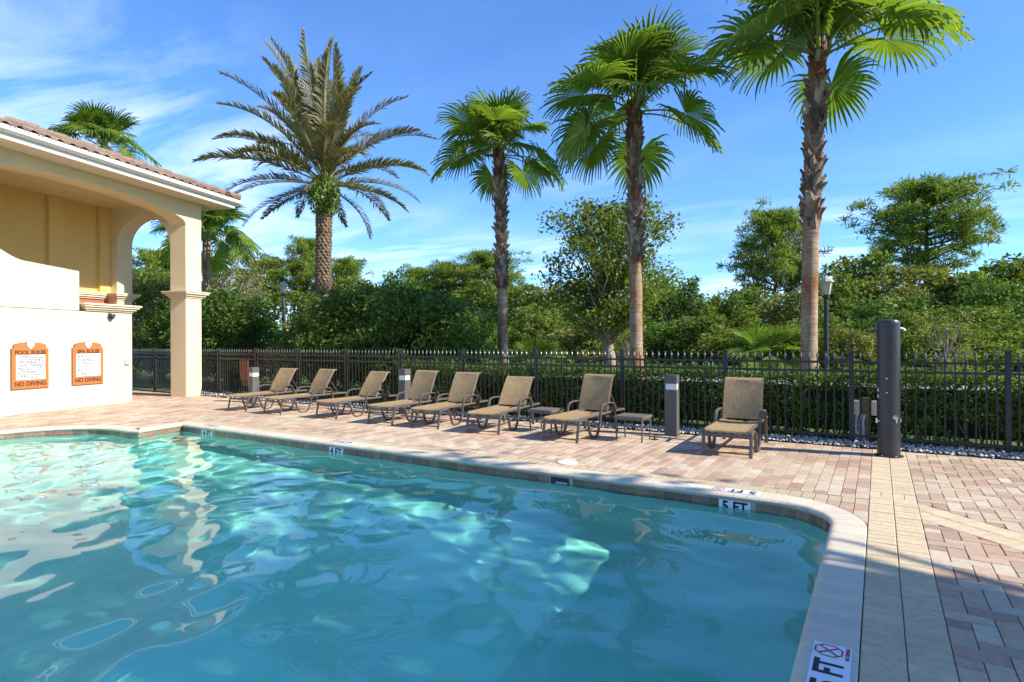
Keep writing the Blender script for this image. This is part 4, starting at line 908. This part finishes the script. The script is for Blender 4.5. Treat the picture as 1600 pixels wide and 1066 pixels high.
# ------------------------------------------------------------------ fan palms
def fan_frond(seed, th0, bend, droop, Lp=1.05, Rb=1.0, dry=0.0):
    rs = np.random.default_rng(seed); th = th0; p = np.array([0.0, 0, 0]); pts = [p.copy()]
    for i in range(6): th -= bend/6; p = p+np.array([math.cos(th), 0, math.sin(th)])*Lp/6; pts.append(p.copy())
    V, F, T = [], [], []
    for i, q in enumerate(pts):                                      # petiole, a tapering channel
        w_ = 0.034-0.016*i/6; t2 = math.cos(th0), math.sin(th0); V += [q+np.array([0, w_, 0.01]), q+np.array([t2[1]*0.02, 0, -t2[0]*0.02]), q+np.array([0, -w_, 0.01])]; T += [0.62]*3
        if i: b = 3*(i-1); F += [(b, b+1, b+4, b+3), (b+1, b+2, b+5, b+4), (b+2, b, b+3, b+5)]
    th -= bend*0.35+rs.uniform(-0.15, 0.45); f = np.array([math.cos(th), 0, math.sin(th)]); s = np.array([0, 1.0, 0]); u = np.array([-math.sin(th), 0, math.cos(th)])
    Nn = 42; span = R(292); hub = pts[-1]; rst = [0.03, 0.30, 0.55, 0.72, 0.86, 1.0]
    for k_ in range(Nn):
        a = -span/2+span*(k_+0.5)/Nn; da = span/Nn; dv = math.cos(a)*f+math.sin(a)*s+u*(0.22*abs(math.sin(a))+0.05); dv /= np.linalg.norm(dv); wv = np.cross(u, dv); wv /= np.linalg.norm(wv)
        L = Rb*(0.80+0.22*math.cos(a*0.6))*rs.uniform(0.92, 1.06); pos = hub.copy(); pr = 0; b = len(V); sd = droop*rs.uniform(0.6, 1.4); tv = rs.uniform(0.15, 0.5)
        cv = rs.normal(0, 0.05, 3)
        for j, r_ in enumerate(rst):
            g_ = sd*max(0, (r_-0.42)/0.58)**1.3; dd = dv*(1-min(0.92, g_))+np.array([0, 0, -1.0])*min(0.92, g_)+cv*g_; dd /= np.linalg.norm(dd); pos = pos+dd*(r_-pr)*L; pr = r_
            hw = r_*L*math.tan(da/2)*1.04 if r_ <= 0.55 else 0.55*L*math.tan(da/2)*(1.0-(r_-0.55)/0.45)**0.8+0.0015
            fold = u*(0.016*min(1, r_*2)); V += [pos+wv*hw+fold, pos-fold*0.6, pos-wv*hw+fold]; tt = tv+(0.55+dry)*max(0, r_-0.80)/0.2*rs.uniform(0.1, 1)+dry*0.6; T += [min(1, tt)]*3
            if j: q = b+3*(j-1); F += [(q, q+1, q+4, q+3), (q+1, q+2, q+5, q+4)]
    return np_mesh('frond', np.array(V), np.array(F), 'leaf_fan', np.array(T))
FANS = []
for lvl, (th0, bend, dr, lp) in enumerate([(86, 6, 0.22, 0.60), (70, 12, 0.34, 0.85), (53, 20, 0.45, 1.02), (35, 26, 0.55, 1.12), (15, 30, 0.62, 1.15), (-8, 32, 0.66, 1.12), (-36, 24, 0.6, 1.0)]):
    FANS.append([fan_frond(100+lvl*7+j, R(th0+j*5), R(bend), dr, Lp=lp, Rb=1.02 if lvl else 0.85, dry=0.25 if lvl > 5 else 0.0) for j in range(4)])
def boot_piece(c_):
    """Split leaf base: a folded wedge pointing up and out (local +x out)."""
    L, w_ = 0.26, 0.075; vs = [(0.0, -w_, 0), (0.03, 0, -0.01), (0.0, w_, 0), (0.045, -w_*0.8, L*0.55), (0.075, 0, L*0.5), (0.045, w_*0.8, L*0.55), (0.115, -w_*0.55, L), (0.125, w_*0.1, L*0.86), (0.10, w_*0.6, L*1.02), (-0.01, -w_*0.7, L*0.5), (-0.01, w_*0.7, L*0.5), (0.07, 0, L*0.93)]
    return MB().add(vs, [(0, 1, 4, 3), (1, 2, 5, 4), (3, 4, 7, 6), (4, 5, 8, 7), (0, 3, 9), (2, 10, 5), (3, 6, 11, 9), (5, 10, 11, 8), (6, 7, 11), (7, 8, 11)], c_).mesh('boot', 'boot')
BOOTS = [boot_piece(c_) for c_ in ((0.17, 0.118, 0.086), (0.235, 0.175, 0.128), (0.105, 0.07, 0.05), (0.33, 0.255, 0.19), (0.19, 0.10, 0.06))]
BOOT_RED = [boot_piece(c_) for c_ in ((0.17, 0.065, 0.03), (0.21, 0.09, 0.045), (0.12, 0.045, 0.022))]
def fan_palm(x, y, h_, r_, zb, crown, nf, label, seed, boots=True, lean=(0, 0), low=6.7):
    rd = random.Random(seed); e = empty('fan_palm', (x, y, -0.02)); tag(e, label, 'palm tree', 'fan palms beyond the fence')
    def cx_(z): f = z/h_; return lean[0]*f*f, lean[1]*f*f
    prof = []; tb = MB(); pts = []; rads = []
    for i in range(15):
        z = h_*i/14; ox, oy = cx_(z); pts.append((ox, oy, z-0.1 if i == 0 else z)); rads.append(r_*(1.30-0.55*min(1, z/1.4) if z < 1.4 else (0.80 if z < zb else 0.74)))
    tb.tube(pts, rads, 18).build('trunk', 'palm_trunk', e, smooth=True)
    if boots:
        z = zb; row = 0
        while z < h_-0.05:
            nb_ = 8; ox, oy = cx_(z); top = z > h_-0.75
            for i in range(nb_):
                a = 2*math.pi*(i+0.5*(row % 2))/nb_+rd.uniform(-0.15, 0.15)
                o = obj('boot', rd.choice(BOOT_RED if (top and rd.random() < 0.75) or (row < 2 and rd.random() < 0.5) else BOOTS), e, (ox+math.cos(a)*r_*0.68, oy+math.sin(a)*r_*0.68, z+rd.uniform(-0.03, 0.03)), a)
                s_ = rd.uniform(0.8, 1.2)*r_/0.19*0.92; o.scale = (s_*rd.uniform(0.6, 1.05)*(0.75 if top else 1), s_, s_); o.rotation_euler = (rd.uniform(-0.55, 0.55), rd.uniform(-0.15, 0.15), a)
            z += 0.165*r_/0.19; row += 1
    ox, oy = cx_(h_)
    for i in range(nf):
        f = (i+0.3)/nf; lvl = min(6, int(f**1.1*low)); a = i*2.39996+rd.uniform(-0.3, 0.3)
        o = obj('frond', rd.choice(FANS[lvl]), e, (ox+math.cos(a)*0.06, oy+math.sin(a)*0.06, h_+0.12-0.3*f), a); s_ = crown*rd.uniform(0.9, 1.1); o.scale = (s_, s_, s_); o.rotation_euler = (rd.uniform(-0.25, 0.25), rd.uniform(-0.10, 0.10), a)
fan_palm(-9.20, 14.2, 7.0, 0.185, 3.05, 1.0, 23, 'shortest fan palm of the three in a row, beside the date palm', 31, lean=(-0.12, 0.0), low=5.9)
fan_palm(-5.19, 14.2, 7.40, 0.20, 3.50, 1.14, 23, 'middle fan palm of the three tall palms behind the fence', 45, lean=(-0.03, 0), low=6.2)
fan_palm(-1.29, 14.2, 7.75, 0.205, 3.95, 1.26, 22, 'tallest fan palm, beside the right street lamp', 52, lean=(0.22, 0), low=5.0)
fan_palm(-25.3, 14.85, 6.35, 0.21, 0.6, 1.15, 24, 'fan palm with dark trunk standing behind the clubhouse column', 63, boots=False)
fan_palm(-33.6, 14.3, 11.6, 0.22, 0.6, 1.2, 25, 'fan palm whose crown rises above the clubhouse roof', 74, boots=False)

# ------------------------------------------------------------------ date palm
def date_frond(seed, th0, bend, L=4.0):
    rs = np.random.default_rng(seed); th = th0; p = np.zeros(3); pts = [p.copy()]; tang = []; n_ = 22
    for i in range(n_): th -= bend*(0.35+1.3*i/n_)/n_; d = np.array([math.cos(th), 0, math.sin(th)]); tang.append(d); p = p+d*L/n_; pts.append(p.copy())
    tang.append(tang[-1]); V, F, T = [], [], []
    for i, q in enumerate(pts):
        w_ = 0.045*(1-0.85*i/n_); V += [q+np.array([0, w_, 0]), q+np.array([0, 0, -w_]), q+np.array([0, -w_, 0])]; T += [0.75]*3
        if i: b = 3*(i-1); F += [(b, b+1, b+4, b+3), (b+1, b+2, b+5, b+4), (b+2, b, b+3, b+5)]
    nl = 74
    for k_ in range(nl):
        f = 0.16+0.84*(k_+0.5)/nl; x_ = f*n_; i = min(n_-1, int(x_)); q = pts[i]+(pts[i+1]-pts[i])*(x_-i); tg = tang[i]; u = np.array([-tg[2], 0, tg[0]])
        for s_ in (-1, 1):
            ll = (0.26+0.36*math.sin(math.pi*min(1, 0.12+0.95*f))**0.7)*rs.uniform(0.85, 1.1)*(0.75 if f > 0.93 else 1); sp = R(46-18*f)+rs.normal(0, 0.1)
            dv = math.cos(sp)*tg+math.sin(sp)*np.array([0, s_, 0])+u*(0.42+rs.normal(0, 0.14)); dv /= np.linalg.norm(dv); wv = np.cross(dv, u); wv /= np.linalg.norm(wv); hw = 0.028; b = len(V); mid = q+dv*ll*0.5; tip = q+dv*ll+np.array([0, 0, -0.16*ll])
            V += [q+wv*hw*0.6, q-wv*hw*0.6, mid+wv*hw, mid-wv*hw, tip+wv*0.003, tip-wv*0.003]; tv = np.clip(rs.uniform(0.1, 0.65)+(0.3 if rs.random() < 0.12 else 0), 0, 1); T += [tv]*4+[min(1, tv+0.2)]*2; F += [(b, b+1, b+3, b+2), (b+2, b+3, b+5, b+4)]
    return np_mesh('frond', np.array(V), np.array(F), 'leaf_date', np.array(T))
e = empty('date_palm', (-16.88, 14.2, -0.02)); tag(e, 'date palm with feathery olive fronds and ferns below its crown', 'palm tree')
dr_ = random.Random(9); HD = 7.45
MB().tube([(0, 0, -0.1), (0, 0, 1.5), (-0.02, 0, 3), (0.06, 0, 5), (0.12, 0, HD)], [0.28, 0.225, 0.22, 0.225, 0.28], 18).build('trunk', 'bark', e, smooth=True)
bt = MB(); z = 0.2; row = 0
while z < HD-0.7:
    for i in range(11):
        a = 2*math.pi*(i+0.5*(row % 2))/11+dr_.uniform(-0.08, 0.08); rr = 0.225; ca, sa = math.cos(a), math.sin(a); ox = 0.12*(z/HD)**2
        def L3(o_, s_, u_): return (ox+ca*(rr+o_)-sa*s_, sa*(rr+o_)+ca*s_, z+u_)
        d_ = dr_.uniform(0.035, 0.075); c_ = tuple(v*s9 for v in (0.20, 0.145, 0.095) for s9 in [0]) if False else tuple(v*q9 for q9 in [dr_.uniform(0.8, 1.1)] for v in (0.20, 0.145, 0.095))
        bt.add([L3(-0.02, -0.075, 0.06), L3(-0.01, 0, -0.04), L3(-0.02, 0.075, 0.06), L3(d_, -0.05, 0.12), L3(d_+0.015, 0, 0.07), L3(d_, 0.05, 0.12), L3(-0.02, 0, 0.17)], [(0, 1, 4, 3), (1, 2, 5, 4), (3, 4, 5, 6), (0, 3, 6), (5, 2, 6)], c_)
    z += 0.115; row += 1
tag(bt.build('leaf_bases', 'boot', e), kind='stuff')
DF = [[date_frond(300+l*5+j, R(th0+j*4), R(bd), 4.25 if l < 4 else 4.1) for j in range(3)] for l, (th0, bd) in enumerate([(87, 14), (75, 30), (63, 48), (48, 60), (32, 60), (14, 52), (-8, 46)])]
for i in range(56):
    f = (i+0.4)/56; l = min(6, int(f*7)); a = i*2.39996+dr_.uniform(-0.2, 0.2)
    o = obj('frond', dr_.choice(DF[l]), e, (0.12+math.cos(a)*0.16, math.sin(a)*0.16, HD+0.35-0.75*f), a); s_ = dr_.uniform(0.90, 1.06)*(0.80 if l == 6 else 1); o.scale = (s_, s_, s_); o.rotation_euler = (dr_.uniform(-0.5, 0.5), dr_.uniform(-0.06, 0.06), a)
rs = np.random.default_rng(4); n_ = 1250; an = rs.uniform(0, 6.28, n_); zz = rs.beta(2, 1.6, n_)*1.55; rr = 0.27+0.32*np.sin(np.clip(zz/1.55, 0, 1)*3.0)*rs.random(n_)**0.6
P = np.stack([0.1+np.cos(an)*rr, np.sin(an)*rr, HD-1.5+zz], 1); v, f, t_ = leaves(P, 0.15, rs, np.stack([np.cos(an), np.sin(an), 0*an+0.3], 1), 0.5, 0.5, 0.5, 0.5, np.array([0, 0, -0.8]))
obj('ferns', np_mesh('ferns', v, f, 'leaf_fern', t_), e)

# ------------------------------------------------------------------ hedge along the fence
rs = np.random.default_rng(21); X0, X1, Y0, Y1, HH = -9.6, 4.2, 10.12, 10.95, 1.0
def box_shell(n_, faces):
    P, O = [], []
    for fc, k_ in faces:
        m_ = int(n_*k_); a, b = rs.random(m_), rs.random(m_); dep = rs.random(m_)**2*0.16
        bmp = 0.05*np.sin(a*(X1-X0)*2.1)+0.04*np.sin(a*(X1-X0)*5.3+1)
        if fc == 'f': P.append(np.stack([X0+(X1-X0)*a, Y0+dep+bmp, HH*b**0.9], 1)); O.append(np.tile((0, -1, 0.25), (m_, 1)))
        if fc == 't': P.append(np.stack([X0+(X1-X0)*a, Y0+(Y1-Y0)*b, HH-dep+bmp*0.7+0.05*rs.normal(size=m_)], 1)); O.append(np.tile((0, -0.1, 1), (m_, 1)))
        if fc == 'b': P.append(np.stack([X0+(X1-X0)*a, Y1-dep, HH*b], 1)); O.append(np.tile((0, 1, 0.2), (m_, 1)))
        if fc == 'e': P.append(np.stack([X0+dep, Y0+(Y1-Y0)*a, HH*b], 1)); O.append(np.tile((-1, 0, 0.2), (m_, 1)))
    return np.concatenate(P), np.concatenate(O)
P, O = box_shell(52000, (('f', 0.58), ('t', 0.30), ('b', 0.10), ('e', 0.02)))
gap = np.sin(P[:, 0]*3.1+np.sin(P[:, 2]*4)*1.5)*np.cos(P[:, 2]*6.3+P[:, 0]*1.7); keep = (P[:, 2] > 0.75) | (gap < 0.55); P, O = P[keep], O[keep]
v, f, t_ = leaves(P, 0.055, rs, O, 0.4, 0.55, 0.42, 0.6)
e = empty('clipped_hedge', (0, 0, 0)); tag(e, 'long clipped dark green hedge directly behind the iron fence', 'hedge'); obj('foliage', np_mesh('foliage', v, f, 'leaf_dark', t_), e)
rd = random.Random(3); tw = []
for i in range(240):
    x = rd.uniform(X0+0.1, X1); y = rd.uniform(Y0+0.15, Y1-0.1); tw.append((wiggle((x, y, -0.05), (x+rd.uniform(-0.3, 0.3), y+rd.uniform(-0.2, 0.2), rd.uniform(0.6, 0.95)), rd, 0.08, 4), 0.012, 0.004))
obj('stems', limb_mesh('stems', tw, 'bark'), e)
core = MB().box(X0+0.25, X1, Y0+0.36, Y1-0.3, 0.10, HH-0.22).build('light_block', 'hedge_core', e)  # plain dark box added inside the leaves to stop light passing through

# ------------------------------------------------------------------ tall glossy shrubs behind the fence on the left
SH = [broad_variant(500+i, 1.6, 3.0, 0.25, 50, 0.10, 130, 'leaf_dark', bark='bark') for i in range(3)]
shr = [(-19.6, 12.3, 1.25, 1.12, 0, 'big glossy dark shrub right of the clubhouse column'), (-18.2, 12.1, 0.75, 0.80, 1, 'rounded glossy shrub below the left street lamp'), (-14.6, 12.5, 1.05, 0.90, 2, 'glossy shrub below the date palm trunk'),
       (-12.9, 12.4, 1.15, 1.05, 0, 'tall glossy shrub right of the date palm trunk'), (-11.1, 12.5, 1.1, 1.02, 1, 'glossy shrub in the middle of the dense clump left of the palms'), (-9.9, 12.4, 0.9, 0.88, 2, 'glossy shrub at the foot of the shortest fan palm'), (-22.4, 12.6, 1.2, 1.1, 2, 'dense shrub seen through the arch left of the column')]
for i, (x, y, sxy, sz, vi, lb) in enumerate(shr): tree('glossy_shrub', SH[vi], (x, y, -0.02), (sxy, sxy, sz), i*1.3, lb, 'shrub', 'tall shrubs behind the fence')
OL = [broad_variant(520+i, 1.3, 3.6, 0.2, 50, 0.13, 80, 'leaf_olive', 0.6, bark='bark') for i in range(2)]
tree('olive_shrub', OL[0], (-24.2, 12.4, 0), (1.2, 1.2, 1.15), 0.3, 'olive green bush filling the arch beside the clubhouse wall', 'shrub', 'tall shrubs behind the fence')
tree('olive_shrub', OL[1], (-26.4, 12.2, 0), (1.3, 1.3, 1.2), 1.3, 'olive green bush behind the clubhouse wall corner', 'shrub', 'tall shrubs behind the fence')
DRY = broad_variant(540, 0.9, 1.5, 0.1, 22, 0.16, 60, 'leaf_dry', 1.5, bark='bark'); tree('dry_shrub', DRY, (-16.05, 12.3, 0), 1.05, 0, 'yellowing dry shrub between the two glossy shrub clumps', 'shrub', 'tall shrubs behind the fence')
RED = broad_variant(541, 0.6, 3.3, 2.5, 10, 0.2, 40, 'leaf_red', bark='bark'); tree('red_shrub', RED, (-15.2, 13.2, 0), 1.0, 0, 'dark red leafed shrub tip beside the date palm trunk', 'shrub', 'tall shrubs behind the fence')
# ------------------------------------------------------------------ the airy tree between the palms
AIR = broad_variant(560, 2.15, 6.3, 1.7, 120, 0.12, 95, 'leaf_broad', 0.5, airy=True)
tree('airy_tree', AIR, (-7.85, 18.8, -0.02), (1.22, 1.22, 1.02), 0.4, 'airy young tree between the shortest and middle fan palms', 'tree', None)
# ------------------------------------------------------------------ the wood beyond the road
BV = [broad_variant(600+i, 1.0, 2.4, 0.25, 44, 0.105, 150, ['leaf_broad', 'leaf_dark', 'leaf_broad', 'leaf_olive', 'leaf_broad'][i]) for i in range(5)]
CV = broad_variant(640, 0.8, 2.6, 0.15, 46, 0.10, 150, 'leaf_dark', cone=True)
PV = [pine_variant(700, 2.4, 7.0, 3.4, 44), pine_variant(701, 2.6, 7.0, 3.2, 44, True), pine_variant(702, 2.2, 7.0, 3.9, 38)]
AV = [broad_variant(660+i, 1.0, 4.2, 1.8, 44, 0.085, 200, 'leaf_olive', 0.5, airy=True) for i in range(2)]
WOOD = [('b',8.4,54.8,7.6,3.4,'dark broad tree at the far right edge'),('b',5.7,43.7,4.9,2.2,'low green tree right of the shower tower near the edge'),('p',3.3,56.3,13.8,4.4,'biggest pine, standing right of the tall street lamp'),('b',4.6,47.7,5.9,2.9,'broad green tree below the biggest pine, right side'),
 ('b',2.1,48.5,6.7,3.6,'broad green tree directly below the biggest pine'),('b',-1.1,51.2,8.4,3.2,'peaked green tree behind the right street lamp'),('b',-2.7,45.5,6.2,2.4,'green tree just right of the tallest fan palm trunk'),('b',0.5,35.7,3.7,2.4,'low green tree behind the shower tower top'),('b',3.8,33.0,3.0,2.0,'pale bushy tree right of the shower tower'),
 ('p',-7.2,52.1,11.9,3.2,'mossy pine left of the tallest fan palm trunk'),('b',-4.4,39.7,4.7,2.1,'green tree touching the tallest fan palm trunk on its left'),('b',-7.7,44.7,5.6,2.4,'green tree below the mossy pine'),('b',-8.1,37.4,4.5,1.9,'green tree left of the mossy pine'),('c',-9.7,36.4,5.7,1.9,'pointed dark tree right of the middle fan palm'),
 ('b',-11.5,37.6,5.3,1.9,'green tree between the pointed tree and the middle fan palm'),('b',-13.3,38.9,5.7,2.1,'green tree directly behind the middle fan palm trunk'),('b',-18.4,38.0,6.1,3.1,'broad green tree behind the airy young tree'),('b',-22.8,38.8,6.2,3.0,'broad green tree right of the shortest fan palm trunk'),('b',-16.3,29.9,3.9,2.2,'low green tree in front of the wood beside the shortest palm'),
 ('p',-29.4,42.9,9.3,3.3,'rounded pine directly left of the shortest fan palm trunk'),('p',-34.3,43.4,8.7,3.0,'second pine left of the shortest fan palm'),('p',-37.2,42.8,8.5,2.7,'third pine left of the shortest fan palm'),('b',-31.3,33.5,6.9,1.8,'slim dark tree above the glossy shrubs'),('b',-36.0,36.4,6.5,2.2,'green tree right of the date palm trunk'),
 ('p',-46.3,41.8,9.9,2.8,'pine just right of the date palm trunk'),('p',-51.3,41.0,12.3,2.4,'tall slim pine just left of the date palm trunk'),('p',-54.4,39.1,10.4,4.0,'broad pine above the left street lamp'),('a',-50.3,33.4,10.0,2.7,'airy mossy tree left of the street lamp'),('a',-47.4,29.3,9.8,2.5,'airy tree behind the palm at the clubhouse column'),
 ('b',-54.7,30.7,9.7,3.0,'green tree hidden behind the clubhouse column'),('p',-52.2,26.3,9.3,2.6,'pine seen through the top of the clubhouse arch'),('b',-48.3,22.9,7.7,2.6,'green tree seen low through the clubhouse arch'),
 ('b',-27.5,39.5,6.6,2.6,'green tree in the gap left of the shortest palm'),('b',-41.5,38.5,7.0,2.6,'green tree below the pines beside the date palm'),('b',-47.0,37.0,6.5,2.8,'green tree below the tall slim pine'),('b',-52.5,34.0,7.0,3.0,'green tree below the broad pine'),('b',11.5,52.0,7.0,3.2,'green tree beyond the right edge of the wood')]
wr = random.Random(77); bi = 0; pi_ = 0
for k_, x, y, h_, r_, lb in WOOD:
    if k_ == 'b': v_ = BV[bi % 5]; bi += 1; sc = (r_/0.95, r_/0.95, h_/2.42); nm, ct = 'broadleaf_tree', 'tree'
    elif k_ == 'c': v_ = CV; sc = (r_/0.8, r_/0.8, h_/2.62); nm, ct = 'pointed_tree', 'tree'
    elif k_ == 'p': v_ = PV[1] if 'mossy' in lb else PV[(0, 2, 0)[pi_ % 3]]; pi_ += 1; sc = (r_/2.45, r_/2.45, h_/7.15); nm, ct = 'pine_tree', 'pine'
    else: v_ = AV[bi % 2]; sc = (r_/0.95, r_/0.95, h_/4.2); nm, ct = 'airy_tree', 'tree'
    tree(nm, v_, (x, y, -0.05), sc, wr.uniform(0, 6.28), lb, ct, 'trees of the wood beyond the fence')
UN = [(-16.8, 19.5, 2.3), (-15.8, 21.0, 2.3), (-15.1, 26.3, 2.9), (-11.8, 25.1, 2.4), (-11.0, 25.3, 2.6), (-11.2, 28.4, 2.5), (-9.2, 28.5, 2.5), (-7.2, 28.3, 2.7), (-5.6, 29.3, 2.2), (-3.9, 29.6, 2.3), (-2.4, 31.6, 2.8), (-0.8, 33.2, 2.5), (0.7, 30.9, 2.8), (2.5, 36.0, 2.6), (4.1, 36.0, 2.4), (5.7, 36.9, 2.4), (-20.0, 27.0, 3.0), (-22.5, 27.5, 3.3), (-26.0, 29.0, 3.6), (-13.2, 27.8, 2.7), (-18.0, 26.2, 2.6), (7.2, 38.5, 2.6), (2.4, 29.0, 2.2), (-1.2, 28.2, 2.1)]
UL = ['above the fifth lounger, partly behind the glossy shrubs', 'left of the shortest fan palm, nearest the glossy shrubs', 'just right of the shortest fan palm trunk', 'under the left half of the airy young tree', 'under the middle of the airy young tree', 'between the airy tree stem and the middle fan palm', 'just right of the middle fan palm trunk',
 'in front of the pointed dark tree', 'right of the pointed dark tree', 'below the mossy pine, left of the tallest palm', 'behind the right street lamp pole', 'halfway between street lamp and shower tower', 'directly above the shower tower cap', 'below the biggest pine, left of the pale twiggy shrub', 'right of the pale twiggy shrub', 'near the right end of the fence',
 'deep behind the shortest fan palm on its left', 'farthest back above the glossy shrub clump', 'farthest left of the wood edge above the loungers', 'farther back behind the left of the airy tree', 'touching the shortest fan palm trunk on its left', 'at the very right end of the wood edge', 'next to the pale twiggy shrub', 'nearest the right street lamp, on its right']
for i, (x, y, h_) in enumerate(UN):
    s_ = wr.uniform(1.25, 1.75); tree('understorey_shrub', BV[i % 5], (x, y, -0.15), (s_, s_, h_/2.3), wr.uniform(0, 6.28), 'low leafy shrub '+UL[i], 'shrub', 'low shrubs along the edge of the wood')
rs_ = [(-40+2.6*i, 47+wr.uniform(-2, 2)-(0.22*max(0, -(-40+2.6*i)-20)), wr.uniform(3.8, 5.2)) for i in range(24)]
for i, (x, y, h_) in enumerate(rs_):
    s_ = wr.uniform(2.0, 2.6); tree('understorey_tree', BV[(i*2+1) % 5], (x, y, -0.1), (s_, s_, h_/2.35), wr.uniform(0, 6.28), 'shadowed tree deep in the back of the wood', 'tree', 'trees deep in the wood')
# dry twiggy shrub and low fan palmettos
DT = broad_variant(670, 1.0, 2.3, 0.3, 40, 0.075, 130, 'leaf_olive', 0.3, airy=True); tree('twiggy_shrub', DT, (1.9, 23.8, -0.02), 1.1, 0.5, 'pale twiggy shrub right of the shower tower, before the wood', 'shrub', None)
DT2 = broad_variant(671, 1.0, 2.0, 0.3, 34, 0.075, 120, 'leaf_olive', 0.3, airy=True); tree('twiggy_shrub', DT2, (-9.3, 24.5, -0.02), 1.0, 2.5, 'pale twiggy shrub below the airy young tree', 'shrub', None)
for x, y, s_, lb in ((-4.4, 27.2, 1.5, 'low fan palmetto left of the tallest fan palm trunk'), (-11.9, 20.8, 1.1, 'low fan palmetto right of the shortest fan palm trunk'), (-3.6, 28.6, 1.5, 'low fan palmetto touching the tallest fan palm trunk')):
    e = empty('palmetto', (x, y, 0)); tag(e, lb, 'palmetto', 'palmettos at the edge of the wood')
    for i in range(14): a = i*2.4+wr.uniform(-0.3, 0.3); o = obj('frond', FANS[min(5, 1+i//3)][i % 3], e, (0, 0, 0.35*s_), a); o.scale = (s_*0.75,)*3
    MB().tube([(0, 0, -0.1), (0, 0, 0.45*s_)], [0.14, 0.12], 8).build('trunk', 'bark', e, smooth=True)
# ------------------------------------------------------------------ shade trees on the lawn to the right of the deck
SV = broad_variant(680, 2.6, 7.6, 2.0, 76, 0.25, 15, 'leaf_broad', airy=True)
TV = broad_variant(682, 3.4, 11.8, 6.6, 80, 0.26, 21, 'leaf_broad', airy=True)
for x, y, s_, rz, v_, lb in [(8.8, 5.3, 1.0, 0.2, TV, 'tall high-crowned shade tree right of the deck, level with the pool corner'), (8.9, 1.3, 1.0, 2.1, TV, 'tall high-crowned shade tree right of the deck, beside the photographer'), (9.3, -3.0, 1.0, 4.4, TV, 'tall high-crowned shade tree right of the deck, behind the photographer'),
                            (9.6, 8.2, 0.72, 1.7, SV, 'smaller shade tree right of the deck, nearest the fence'), (8.6, 4.2, 0.85, 3.0, SV, 'low shade tree right of the deck, in front of the tall ones')]:
    tree('shade_tree', v_, (x, y, -0.3), s_, rz, lb, 'tree', 'shade trees right of the deck')
